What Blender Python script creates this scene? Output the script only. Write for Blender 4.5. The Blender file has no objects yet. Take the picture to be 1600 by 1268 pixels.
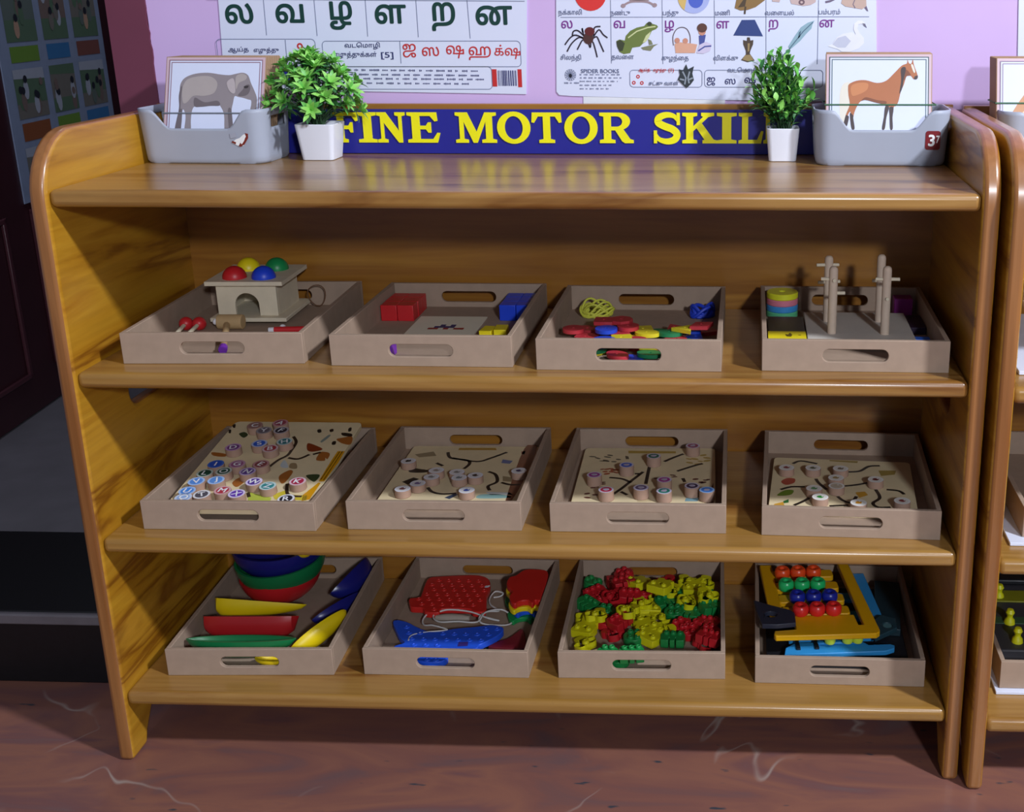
import bpy, bmesh, math, random
from mathutils import Vector, Matrix, Euler
import numpy as np
from mathutils.geometry import tessellate_polygon, delaunay_2d_cdt
scn = bpy.context.scene
col = scn.collection
R = math.radians
PI = math.pi
random.seed(7)

# ---------------------------------------------------------------- camera, world, lights, exposure
cd = bpy.data.cameras.new('camera')
cam = bpy.data.objects.new('camera', cd)
col.objects.link(cam)
cam.location = (0.89104, -1.40395, 1.06357)
cam.rotation_euler = (1.269194, 0.002329, 0.040777)
cd.sensor_width = 36.0
cd.lens = 41.059
cd.shift_x = -0.17958
cd.shift_y = -0.050995
cd.clip_start = 0.05
scn.camera = cam

world = bpy.data.worlds.new('world')
scn.world = world
world.use_nodes = True
bg = world.node_tree.nodes['Background']
bg.inputs['Color'].default_value = (0.72, 0.80, 1.0, 1)
bg.inputs['Strength'].default_value = 0.17

def lamp(name, kind, loc, power, color, size):
    l = bpy.data.lights.new(name, kind)
    l.energy = power
    l.color = color
    if kind == 'AREA':
        l.shape = 'DISK'
        l.size = size
    else:
        l.shadow_soft_size = size
    o = bpy.data.objects.new(name, l)
    col.objects.link(o)
    o.location = loc
    return o
lamp('ceiling_lamp', 'POINT', (2.75, -1.28, 2.62), 290, (0.88, 0.92, 1.0), 0.10)
lamp('wall_lamp', 'POINT', (1.9, -3.3, 1.95), 165, (0.86, 0.91, 1.0), 0.12)
lamp('corridor_fill', 'POINT', (-0.25, 1.35, 2.35), 14, (0.8, 0.88, 1.0), 0.15)  # added fill with no known source, brightens the door chart and corridor floor

scn.view_settings.view_transform = 'Standard'
scn.view_settings.look = 'None'
scn.view_settings.gamma = 1
scn.view_settings.use_curve_mapping = False
scn.view_settings.exposure = 0.43

# ---------------------------------------------------------------- materials
def lin(h):
    r = []
    for i in (0, 2, 4):
        c = int(h[i:i + 2], 16) / 255
        r.append(c / 12.92 if c <= 0.04045 else ((c + 0.055) / 1.055) ** 2.4)
    return (r[0], r[1], r[2], 1)

def nd(nt, t, **kw):
    n = nt.nodes.new(t)
    for k, v in kw.items():
        setattr(n, k, v)
    return n

MATS = {}
def mat(name, hexa, rough=0.5, var=0.06, scale=40, spec=0.5, coat=0.0, bump=0.0, trans=0.0):
    if name in MATS:
        return MATS[name]
    m = bpy.data.materials.new(name)
    m.use_nodes = True
    nt = m.node_tree
    b = nt.nodes['Principled BSDF']
    b.inputs['Roughness'].default_value = rough
    b.inputs['Specular IOR Level'].default_value = spec
    b.inputs['Coat Weight'].default_value = coat
    b.inputs['Coat Roughness'].default_value = 0.12
    tc = nd(nt, 'ShaderNodeTexCoord')
    no = nd(nt, 'ShaderNodeTexNoise')
    no.inputs['Scale'].default_value = scale
    no.inputs['Detail'].default_value = 4
    nt.links.new(tc.outputs['Object'], no.inputs['Vector'])
    cr = nd(nt, 'ShaderNodeValToRGB')
    c = lin(hexa)
    e = cr.color_ramp.elements
    e[0].position, e[1].position = 0.3, 0.7
    e[0].color = tuple(max(0, q * (1 - var)) for q in c[:3]) + (1,)
    e[1].color = tuple(min(1, q * (1 + var)) for q in c[:3]) + (1,)
    nt.links.new(no.outputs['Fac'], cr.inputs['Fac'])
    nt.links.new(cr.outputs['Color'], b.inputs['Base Color'])
    if bump:
        bp = nd(nt, 'ShaderNodeBump')
        bp.inputs['Strength'].default_value = bump
        bp.inputs['Distance'].default_value = 0.002
        nt.links.new(no.outputs['Fac'], bp.inputs['Height'])
        nt.links.new(bp.outputs['Normal'], b.inputs['Normal'])
    MATS[name] = m
    return m

def wood(name, axis, stops, scale=1.0, rough=0.3, coat=0.45, seed=0.0, spec=0.5):
    m = bpy.data.materials.new(name)
    m.use_nodes = True
    nt = m.node_tree
    b = nt.nodes['Principled BSDF']
    b.inputs['Roughness'].default_value = rough
    b.inputs['Coat Weight'].default_value = coat
    b.inputs['Coat Roughness'].default_value = 0.22
    b.inputs['Specular IOR Level'].default_value = spec
    tc = nd(nt, 'ShaderNodeTexCoord')
    mp = nd(nt, 'ShaderNodeMapping')
    s = [16 * scale, 16 * scale, 16 * scale]
    s[axis] = 1.5 * scale
    mp.inputs['Scale'].default_value = s
    mp.inputs['Location'].default_value = (seed, seed * 1.7, seed * 0.6)
    nt.links.new(tc.outputs['Object'], mp.inputs['Vector'])
    n1 = nd(nt, 'ShaderNodeTexNoise')
    n1.inputs['Scale'].default_value = 1.0
    n1.inputs['Detail'].default_value = 5
    n1.inputs['Roughness'].default_value = 0.55
    n1.inputs['Distortion'].default_value = 0.7
    nt.links.new(mp.outputs['Vector'], n1.inputs['Vector'])
    cr = nd(nt, 'ShaderNodeValToRGB')
    els = cr.color_ramp.elements
    while len(els) < len(stops):
        els.new(0.5)
    for e, (p, h) in zip(els, stops):
        e.position = p
        e.color = lin(h)
    nt.links.new(n1.outputs['Fac'], cr.inputs['Fac'])
    mp2 = nd(nt, 'ShaderNodeMapping')
    s2 = [150 * scale] * 3
    s2[axis] = 5 * scale
    mp2.inputs['Scale'].default_value = s2
    nt.links.new(tc.outputs['Object'], mp2.inputs['Vector'])
    n2 = nd(nt, 'ShaderNodeTexNoise')
    n2.inputs['Scale'].default_value = 1.0
    n2.inputs['Detail'].default_value = 3
    nt.links.new(mp2.outputs['Vector'], n2.inputs['Vector'])
    mx = nd(nt, 'ShaderNodeMixRGB')
    mx.blend_type = 'MULTIPLY'
    mx.inputs['Fac'].default_value = 0.35
    nt.links.new(cr.outputs['Color'], mx.inputs['Color1'])
    cr2 = nd(nt, 'ShaderNodeValToRGB')
    cr2.color_ramp.elements[0].position = 0.3
    cr2.color_ramp.elements[0].color = (0.62, 0.55, 0.45, 1)
    cr2.color_ramp.elements[1].position = 0.62
    cr2.color_ramp.elements[1].color = (1, 1, 1, 1)
    nt.links.new(n2.outputs['Fac'], cr2.inputs['Fac'])
    nt.links.new(cr2.outputs['Color'], mx.inputs['Color2'])
    nt.links.new(mx.outputs['Color'], b.inputs['Base Color'])
    MATS[name] = m
    return m

STOPS = [(0.28, '653c12'), (0.36, '976e2f'), (0.50, 'a47b40'), (0.58, '976c34'), (0.64, '7a4e1f'), (0.71, '9e7437')]
GOLD = [(0.28, '7c480a'), (0.36, 'ad751a'), (0.47, 'c18e27'), (0.57, 'b07b1c'), (0.63, '845110'), (0.70, 'ba8626')]
WX = wood('teak_along_x', 0, STOPS, seed=3.1, rough=0.3)
WY = wood('teak_along_y', 1, GOLD, scale=0.9, seed=1.3, rough=0.35)
WE = wood('teak_edge', 2, [(0.3, '845225'), (0.5, '9e6a3a'), (0.7, '946031')], seed=4.4, rough=0.35)
WB = wood('teak_back_panel', 0, [(0.3, '7b4a1c'), (0.45, 'a8732c'), (0.6, '936025'), (0.7, 'b07d32')], scale=0.8, seed=5.2)
MDF = mat('mdf', 'a28c7a', 0.75, 0.05, 60, spec=0.2)

def floor_mat():
    m = bpy.data.materials.new('red_granite')
    m.use_nodes = True
    nt = m.node_tree
    b = nt.nodes['Principled BSDF']
    b.inputs['Roughness'].default_value = 0.35
    tc = nd(nt, 'ShaderNodeTexCoord')
    mp = nd(nt, 'ShaderNodeMapping')
    mp.inputs['Rotation'].default_value = (0, 0, R(35))
    mp.inputs['Scale'].default_value = (2.2, 7, 1)
    nt.links.new(tc.outputs['Object'], mp.inputs['Vector'])
    n1 = nd(nt, 'ShaderNodeTexNoise')
    n1.inputs['Scale'].default_value = 1.3
    n1.inputs['Detail'].default_value = 6
    n1.inputs['Distortion'].default_value = 1.2
    nt.links.new(mp.outputs['Vector'], n1.inputs['Vector'])
    cr = nd(nt, 'ShaderNodeValToRGB')
    els = cr.color_ramp.elements
    for _ in range(3):
        els.new(0.5)
    for e, (p, h) in zip(els, [(0.30, '605055'), (0.42, '7d534b'), (0.52, '8a5c4d'), (0.62, '76504d'), (0.75, '6b5d5e')]):
        e.position = p
        e.color = lin(h)
    nt.links.new(n1.outputs['Fac'], cr.inputs['Fac'])
    # pale veins
    n2 = nd(nt, 'ShaderNodeTexNoise')
    n2.inputs['Scale'].default_value = 3.0
    n2.inputs['Detail'].default_value = 3
    n2.inputs['Distortion'].default_value = 0.6
    nt.links.new(tc.outputs['Object'], n2.inputs['Vector'])
    v = nd(nt, 'ShaderNodeValToRGB')
    ve = v.color_ramp.elements
    ve.new(0.5)
    for e, (p, c) in zip(ve, [(0.492, 0), (0.5, 1), (0.508, 0)]):
        e.position = p
        e.color = (c, c, c, 1)
    nt.links.new(n2.outputs['Fac'], v.inputs['Fac'])
    n3 = nd(nt, 'ShaderNodeTexNoise')
    n3.inputs['Scale'].default_value = 6.0
    nt.links.new(tc.outputs['Object'], n3.inputs['Vector'])
    v3 = nd(nt, 'ShaderNodeValToRGB')
    v3.color_ramp.elements[0].position = 0.5
    v3.color_ramp.elements[1].position = 0.68
    nt.links.new(n3.outputs['Fac'], v3.inputs['Fac'])
    mul = nd(nt, 'ShaderNodeMath', operation='MULTIPLY')
    nt.links.new(v.outputs['Color'], mul.inputs[0])
    nt.links.new(v3.outputs['Color'], mul.inputs[1])
    mx = nd(nt, 'ShaderNodeMixRGB')
    nt.links.new(mul.outputs[0], mx.inputs['Fac'])
    nt.links.new(cr.outputs['Color'], mx.inputs['Color1'])
    mx.inputs['Color2'].default_value = lin('a8978e')
    # dark specks
    vo = nd(nt, 'ShaderNodeTexNoise')
    vo.inputs['Scale'].default_value = 9
    vo.inputs['Detail'].default_value = 2
    nt.links.new(mp.outputs['Vector'], vo.inputs['Vector'])
    sp = nd(nt, 'ShaderNodeValToRGB')
    sp.color_ramp.elements[0].position = 0.70
    sp.color_ramp.elements[1].position = 0.76
    nt.links.new(vo.outputs['Fac'], sp.inputs['Fac'])
    mx2 = nd(nt, 'ShaderNodeMixRGB')
    nt.links.new(sp.outputs['Color'], mx2.inputs['Fac'])
    nt.links.new(mx.outputs['Color'], mx2.inputs['Color1'])
    mx2.inputs['Color2'].default_value = lin('3d4048')
    nt.links.new(mx2.outputs['Color'], b.inputs['Base Color'])
    return m

# ---------------------------------------------------------------- mesh builder
class MB:
    def __init__(s):
        s.v, s.f, s.m = [], [], []
        s.X = Matrix()

    def add(s, vs, fs, mi=0):
        o = len(s.v)
        for p in vs:
            s.v.append(tuple(s.X @ Vector(p)))
        for q in fs:
            s.f.append([o + i for i in q])
            s.m.append(mi)
        return s

    def box(s, x0, x1, y0, y1, z0, z1, mi=0):
        vs = [(x, y, z) for z in (z0, z1) for y in (y0, y1) for x in (x0, x1)]
        return s.add(vs, [(0, 2, 3, 1), (4, 5, 7, 6), (0, 1, 5, 4), (2, 6, 7, 3), (0, 4, 6, 2), (1, 3, 7, 5)], mi)

    def cyl(s, p0, p1, r0, r1=None, n=20, mi=0, mi_cap=None):
        r1 = r0 if r1 is None else r1
        p0, p1 = Vector(p0), Vector(p1)
        d = (p1 - p0).normalized()
        a = d.orthogonal().normalized()
        b = d.cross(a)
        vs = []
        for p, r in ((p0, r0), (p1, r1)):
            for i in range(n):
                t = 2 * PI * i / n
                vs.append(p + (a * math.cos(t) + b * math.sin(t)) * r)
        s.add(vs, [(i, (i + 1) % n, n + (i + 1) % n, n + i) for i in range(n)], mi)
        mc = mi if mi_cap is None else mi_cap
        s.add(vs[:n], [tuple(range(n))[::-1]], mc)
        return s.add(vs[n:], [tuple(range(n))], mc)

    def sph(s, c, r, n=20, sc=(1, 1, 1), mi=0):
        vs, fs = [], []
        h = n // 2
        for j in range(h + 1):
            t = PI * j / h
            for i in range(n):
                p = 2 * PI * i / n
                vs.append((c[0] + r * sc[0] * math.sin(t) * math.cos(p), c[1] + r * sc[1] * math.sin(t) * math.sin(p), c[2] + r * sc[2] * math.cos(t)))
        for j in range(h):
            for i in range(n):
                fs.append((j * n + i, (j + 1) * n + i, (j + 1) * n + (i + 1) % n, j * n + (i + 1) % n))
        return s.add(vs, fs, mi)

    def tube(s, pts, r, n=8, closed=False, mi=0):
        P = [Vector(p) for p in pts]
        m = len(P)
        vs, fs = [], []
        a = None
        for k in range(m):
            if closed:
                d = P[(k + 1) % m] - P[k - 1]
            else:
                d = P[min(k + 1, m - 1)] - P[max(k - 1, 0)]
            d.normalize()
            if a is None:
                a = d.orthogonal().normalized()
            else:
                a = (a - d * a.dot(d))
                a = a.normalized() if a.length > 1e-6 else d.orthogonal().normalized()
            b = d.cross(a)
            for i in range(n):
                t = 2 * PI * i / n
                vs.append(P[k] + (a * math.cos(t) + b * math.sin(t)) * r)
        for k in range(m if closed else m - 1):
            q = (k + 1) % m
            for i in range(n):
                fs.append((k * n + i, k * n + (i + 1) % n, q * n + (i + 1) % n, q * n + i))
        if not closed:
            fs.append(tuple(range(n))[::-1])
            fs.append(tuple((m - 1) * n + i for i in range(n)))
        return s.add(vs, fs, mi)

    def lathe(s, prof, n=32, c=(0, 0, 0), mi=0):
        vs, fs = [], []
        for r, z in prof:
            for i in range(n):
                t = 2 * PI * i / n
                vs.append((c[0] + r * math.cos(t), c[1] + r * math.sin(t), c[2] + z))
        for k in range(len(prof) - 1):
            for i in range(n):
                fs.append((k * n + i, k * n + (i + 1) % n, (k + 1) * n + (i + 1) % n, (k + 1) * n + i))
        return s.add(vs, fs, mi)

    def flat(s, loops, z=0.0, mi=0):
        if not isinstance(loops[0][0], (list, tuple)):
            loops = [loops]
        L3 = [[Vector((p[0], p[1], 0)) for p in l] for l in loops]
        tri = tessellate_polygon(L3)
        vs = [(p.x, p.y, z) for l in L3 for p in l]
        out = []
        for t in tri:
            a, b, c = (vs[i] for i in t)
            if (b[0] - a[0]) * (c[1] - a[1]) - (b[1] - a[1]) * (c[0] - a[0]) < 0:
                t = (t[0], t[2], t[1])
            out.append(tuple(t))
        return s.add(vs, out, mi)

    def prism(s, loops, z0, z1, mi=0, mi_side=None):
        if not isinstance(loops[0][0], (list, tuple)):
            loops = [loops]
        L3 = [[Vector((p[0], p[1], 0)) for p in l] for l in loops]
        tri = [tuple(t) for t in tessellate_polygon(L3)]
        fl = [p for l in L3 for p in l]
        n = len(fl)
        vs = [(p.x, p.y, z0) for p in fl] + [(p.x, p.y, z1) for p in fl]
        ms = mi if mi_side is None else mi_side
        o = len(s.v)
        for p in vs:
            s.v.append(tuple(s.X @ Vector(p)))
        def put(q, m):
            s.f.append([o + i for i in q])
            s.m.append(m)
        if len(L3) == 1:
            put(range(n)[::-1], mi)
            put(range(n, 2 * n), mi)
        else:
            for t in tri:
                put(t[::-1], mi)
                put([i + n for i in t], mi)
        k = 0
        for l in L3:
            m = len(l)
            for i in range(m):
                a, b = k + i, k + (i + 1) % m
                put((a, b, b + n, a + n), ms)
            k += m
        return s

    def prism_hole(s, out, hole, ia, ib, ha, hb, z0, z1, mi=0, mi_side=None):
        # outline with one hole, the caps split in two n-gons along out[ia]-hole[ha] and out[ib]-hole[hb]; both loops run the same way round
        def arc(l, i, j):
            r = [i]
            while i != j:
                i = (i + 1) % len(l)
                r.append(i)
            return r
        n, m = len(out), len(hole)
        vs = [(p[0], p[1], z) for z in (z0, z1) for p in list(out) + list(hole)]
        t = n + m
        c1 = arc(out, ia, ib) + [n + i for i in arc(hole, ha, hb)[::-1]]
        c2 = arc(out, ib, ia) + [n + i for i in arc(hole, hb, ha)[::-1]]
        fs = []
        for c in (c1, c2):
            fs.append(c[::-1])
            fs.append([i + t for i in c])
        for i in range(n):
            j = (i + 1) % n
            fs.append((i, j, j + t, i + t))
        for i in range(m):
            j = (i + 1) % m
            fs.append((n + j, n + i, n + i + t, n + j + t))
        o = len(s.f)
        s.add(vs, fs, mi)
        if mi_side is not None:
            for i in range(o + 4, len(s.f)):
                s.m[i] = mi_side
        return s

def finish(name, mb, mats, parent=None, loc=(0, 0, 0), rot=(0, 0, 0), bevel=0, seg=2, angle=38, norm=True, sub=0):
    me = bpy.data.meshes.new(name)
    me.from_pydata(mb.v, [], mb.f)
    if not isinstance(mats, (list, tuple)):
        mats = [mats]
    for m in mats:
        me.materials.append(m)
    me.polygons.foreach_set('material_index', mb.m)
    if norm:
        bm = bmesh.new()
        bm.from_mesh(me)
        bmesh.ops.remove_doubles(bm, verts=bm.verts, dist=1e-6)
        bmesh.ops.recalc_face_normals(bm, faces=bm.faces)
        bm.to_mesh(me)
        bm.free()
    me.polygons.foreach_set('use_smooth', [True] * len(me.polygons))
    me.set_sharp_from_angle(angle=R(angle))
    o = bpy.data.objects.new(name, me)
    col.objects.link(o)
    o.location = loc
    o.rotation_euler = rot
    if parent:
        o.parent = parent
    if bevel:
        b = o.modifiers.new('bevel', 'BEVEL')
        b.width = bevel
        b.segments = seg
        b.limit_method = 'ANGLE'
        b.angle_limit = R(40)
    if sub:
        q = o.modifiers.new('subdivision', 'SUBSURF')
        q.levels = sub
        q.render_levels = sub
    return o

def tag(o, label, cat, group=None):
    o['label'] = label
    o['category'] = cat
    if group:
        o['group'] = group
    return o

def thing(name, label, cat, loc=(0, 0, 0), rot=(0, 0, 0), group=None, mtx=None):
    o = bpy.data.objects.new(name, None)
    o.empty_display_size = 0.02
    col.objects.link(o)
    if mtx is not None:
        o.matrix_world = mtx
    else:
        o.location = loc
        o.rotation_euler = rot
    return tag(o, label, cat, group)

def struct(o):
    o['kind'] = 'structure'
    return o

def dup(root, mtx, label, group=None, swap=None):
    r = root.copy()
    col.objects.link(r)
    r.matrix_world = mtx
    r['label'] = label
    if group:
        r['group'] = group
    for ch in list(root.children):
        c = ch.copy()
        col.objects.link(c)
        c.parent = r
        for g in list(ch.children):
            d = g.copy()
            col.objects.link(d)
            d.parent = c
    return r

def circ(cx, cy, rx, ry=None, n=20, a0=0.0, a1=2 * PI):
    ry = rx if ry is None else ry
    full = abs(a1 - a0 - 2 * PI) < 1e-6
    m = n if full else n + 1
    return [(cx + rx * math.cos(a0 + (a1 - a0) * i / n), cy + ry * math.sin(a0 + (a1 - a0) * i / n)) for i in range(m)]

def rrect(x0, x1, y0, y1, r, n=5):
    p = []
    for cx, cy, a in ((x1 - r, y0 + r, -90), (x1 - r, y1 - r, 0), (x0 + r, y1 - r, 90), (x0 + r, y0 + r, 180)):
        for i in range(n + 1):
            t = R(a + 90 * i / n)
            p.append((cx + r * math.cos(t), cy + r * math.sin(t)))
    return p

def line(pts, w):
    # closed outline polygon of a polyline with width w (a number, or a list with one per point)
    P = [Vector((p[0], p[1])) for p in pts]
    ws = w if isinstance(w, (list, tuple)) else [w] * len(P)
    a, b = [], []
    for k in range(len(P)):
        d = P[min(k + 1, len(P) - 1)] - P[max(k - 1, 0)]
        if d.length < 1e-9:
            continue
        d.normalize()
        n = Vector((-d.y, d.x)) * ws[k] / 2
        a.append(tuple(P[k] + n))
        b.append(tuple(P[k] - n))
    return a + b[::-1]

def strip(mb, pts, w, z, mi=0):
    # ribbon of quads along a polyline, safe for loops and bends
    l = line(pts, w)
    n = len(l) // 2
    vs = [(p[0], p[1], z) for p in l]
    return mb.add(vs, [(i, i + 1, 2 * n - 2 - i, 2 * n - 1 - i) for i in range(n - 1)], mi)

def smooth(pts, k=6, closed=False):
    P = [Vector(p) for p in pts]
    n = len(P)
    out = []
    rng = n if closed else n - 1
    for i in range(rng):
        if closed:
            p0, p1, p2, p3 = P[i - 1], P[i], P[(i + 1) % n], P[(i + 2) % n]
        else:
            p0, p1, p2, p3 = P[max(i - 1, 0)], P[i], P[i + 1], P[min(i + 2, n - 1)]
        for j in range(k):
            t = j / k
            out.append(0.5 * ((2 * p1) + (p2 - p0) * t + (2 * p0 - 5 * p1 + 4 * p2 - p3) * t * t + (3 * p1 - p0 - 3 * p2 + p3) * t ** 3))
    if not closed:
        out.append(P[-1])
    return [tuple(p) for p in out]

def sm(l):
    return [(p[0], p[1]) for p in smooth([(q[0], q[1], 0) for q in l], 4, True)]
_glyph = {}
def area(l):
    return sum(l[i - 1][0] * l[i][1] - l[i][0] * l[i - 1][1] for i in range(len(l))) / 2
def glyphs(s):
    # triangles of a line of lettering, every outline filled with its own holes
    if s in _glyph:
        return _glyph[s]
    cu = bpy.data.curves.new('t', 'FONT')
    cu.body = s
    cu.size = 1.0
    ob = bpy.data.objects.new('t', cu)
    col.objects.link(ob)
    dg = bpy.context.evaluated_depsgraph_get()
    ev = ob.evaluated_get(dg)
    cv = ev.to_curve(dg)
    loops = []
    for sp in cv.splines:
        if sp.type == 'BEZIER':
            l = []
            b = sp.bezier_points
            for k in range(len(b)):
                p0, p1, p2, p3 = b[k].co, b[k].handle_right, b[(k + 1) % len(b)].handle_left, b[(k + 1) % len(b)].co
                for q in range(4):
                    t = q / 4
                    v = p0 * (1 - t) ** 3 + p1 * 3 * t * (1 - t) ** 2 + p2 * 3 * t * t * (1 - t) + p3 * t ** 3
                    if not l or (abs(l[-1][0] - v.x) + abs(l[-1][1] - v.y)) > 1e-5:
                        l.append((v.x, v.y))
        else:
            l = [(p.co.x, p.co.y) for p in sp.points]
        if len(l) > 2 and abs(area(l)) > 1e-7:
            loops.append(l)
    ev.to_curve_clear()
    bpy.data.objects.remove(ob)
    bpy.data.curves.remove(cu)
    tris = []
    if loops:
        vs, es = [], []
        for l in loops:
            o = len(vs)
            vs += [Vector(p) for p in l]
            es += [(o + k, o + (k + 1) % len(l)) for k in range(len(l))]
        ov, oe, of, _a, _b, _c = delaunay_2d_cdt(vs, es, [], 0, 1e-6)
        A = np.array([list(vs[a]) for a, b in es])
        B = np.array([list(vs[b]) for a, b in es])
        for f in of:
            q = [ov[k] for k in f]
            cx, cy = sum(p.x for p in q) / len(q), sum(p.y for p in q) / len(q)
            side = (B[:, 0] - A[:, 0]) * (cy - A[:, 1]) - (cx - A[:, 0]) * (B[:, 1] - A[:, 1])
            wn = ((A[:, 1] <= cy) & (B[:, 1] > cy) & (side > 0)).sum() - ((A[:, 1] > cy) & (B[:, 1] <= cy) & (side < 0)).sum()
            if wn != 0:
                for k in range(1, len(q) - 1):
                    tris.append(((tuple(q[0]), tuple(q[k]), tuple(q[k + 1])), 0))
    _glyph[s] = tris
    return tris
def text(mb, s, size, cx, cy, z=0.0, mi=0, align='CENTER', bold=0.0, sx=1.0):
    # flat lettering as mesh, centred vertically on cy
    tris = glyphs(s)
    if not tris:
        return mb
    P = [p for t, _ in tris for p in t]
    x0, x1 = min(v[0] for v in P), max(v[0] for v in P)
    y0, y1 = min(v[1] for v in P), max(v[1] for v in P)
    ox = {'CENTER': (x0 + x1) / 2, 'LEFT': x0, 'RIGHT': x1}[align]
    oy = (y0 + y1) / 2
    offs = [(0, 0)]
    if bold:
        offs += [(bold * math.cos(PI * q / 3), bold * math.sin(PI * q / 3)) for q in range(6)]
    for q, (a, b) in enumerate(offs):
        for t, k in tris:
            zz = z + q * .00003 + k * .000004
            mb.add([(cx + (v[0] - ox + a) * size * sx, cy + (v[1] - oy + b) * size, zz) for v in t], [(0, 1, 2)], mi)
    return mb

def fit(mb, s, x0, x1, zc, h, z=.0001, mi=0, bold=0.0):
    P = [p for t, _ in glyphs(s) for p in t]
    w = max(v[0] for v in P) - min(v[0] for v in P)
    hh = max(v[1] for v in P) - min(v[1] for v in P)
    size = h / hh
    return text(mb, s, size, (x0 + x1) / 2, zc, z, mi, bold=bold, sx=(x1 - x0) / (w * size))
# upright sheet helper: local x,y of a drawing become world x,z at depth y
UP = Matrix(((1, 0, 0, 0), (0, 0, -1, 0), (0, 1, 0, 0), (0, 0, 0, 1)))
def upright(y):
    return Matrix.Translation((0, y, 0)) @ UP

# ---------------------------------------------------------------- the setting
PINK = mat('pink_wall_paint', 'cfb2e2', 0.75, 0.03, 6, spec=0.2)
MAROON = mat('maroon_paint', '6b3347', 0.6, 0.08, 9)
DARKWALL = mat('corridor_wall', '4a4550', 0.8, 0.06, 4)
BLACKST = mat('black_granite', '0b0b0f', 0.45, 0.25, 120)
GREYFL = mat('grey_corridor_floor', '6e6a70', 0.5, 0.1, 14)

struct(finish('floor', MB().box(-1.6, 3.2, -4.0, 0.5, -0.05, 0), floor_mat()))
struct(finish('wall_back', MB().box(-0.0055, 3.2, 0.385, 0.5, 0, 2.7), PINK))
struct(finish('wall_back_left', MB().box(-2.0, -1.15, 0.385, 0.5, 0, 2.7).box(-1.15, -0.0055, 0.385, 0.5, 2.12, 2.7), PINK))
# maroon door frame, its paint edge ragged where it meets the pink wall
edge = [(-0.0665, 0.0), (-0.0665, 2.12), (-0.006, 2.12)]
zz = 2.12
random.seed(3)
while zz > 0.02:
    edge.append((-0.0055 + random.uniform(-0.0016, 0.0016), zz))
    zz -= 0.012
edge.append((-0.0055, 0))
mb = MB()
mb.X = upright(0.382)
mb.prism(edge, -0.10, 0.0)
struct(finish('trim_1', mb, MAROON))
struct(finish('trim_2', MB().box(-1.15, -1.08, 0.382, 0.48, 0.126, 2.12), MAROON))
struct(finish('step', MB().box(-1.3, -0.022, 0.195, 0.48, 0, 0.119).box(-1.3, -0.022, 0.2, 0.482, 0.119, 0.1255), BLACKST, bevel=0.002))
struct(finish('step_nosing', MB().box(-1.3, -0.022, 0.1885, 0.1995, 0.1075, 0.1258), mat('worn_nosing', '6b666b', 0.5, 0.1, 30), bevel=0.003))
struct(finish('floor_corridor', MB().box(-2.0, 0.9, 0.4805, 3.2, 0.08, 0.1255), GREYFL))
struct(finish('wall_left', MB().box(-2.1, -2.0, 0.4, 3.2, 0.1255, 2.75), DARKWALL))
struct(finish('wall_far', MB().box(-2.1, 1.0, 3.2, 3.3, 0.1255, 2.75), DARKWALL))
struct(finish('wall_right', MB().box(0.9, 1.0, 0.505, 3.2, 0.1255, 2.75), DARKWALL))
struct(finish('ceiling', MB().box(-2.1, 1.0, 0.385, 3.3, 2.701, 2.8), DARKWALL))  # unseen corridor ceiling and walls, put in to keep world light out

# open door leaf with a picture chart glued on it
DOORC = mat('dark_door_paint', '3a1a22', 0.45, 0.12, 10)
DM = Matrix.Translation((-0.728, 0.912, 0)) @ Matrix.Rotation(math.atan2(0.9963, -0.0859), 4, 'Z')
door = struct(finish('door_1', MB().box(-0.06, 1.0, 0.004, 0.04, 0.13, 2.1), DOORC, bevel=0.002))
door.matrix_world = DM
def frame(mb, x0, x1, z0, z1, w, d):
    for a in ((x0, x1, z0, z0 + w), (x0, x1, z1 - w, z1), (x0, x0 + w, z0, z1), (x1 - w, x1, z0, z1)):
        mb.box(a[0], a[1], -d, 0.004, a[2], a[3])
mb = MB()
for x0, x1 in ((0.0, 0.175), (0.29, 0.85)):
    frame(mb, x0, x1, 0.215, 0.585, 0.012, 0.004)
finish('panel_moulding', mb, mat('door_moulding', '4d2730', 0.4), door, bevel=0.002)

def pic_mats(*cs):
    return [mat('print_' + c, c, 0.45, 0.03) for c in cs]

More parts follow.
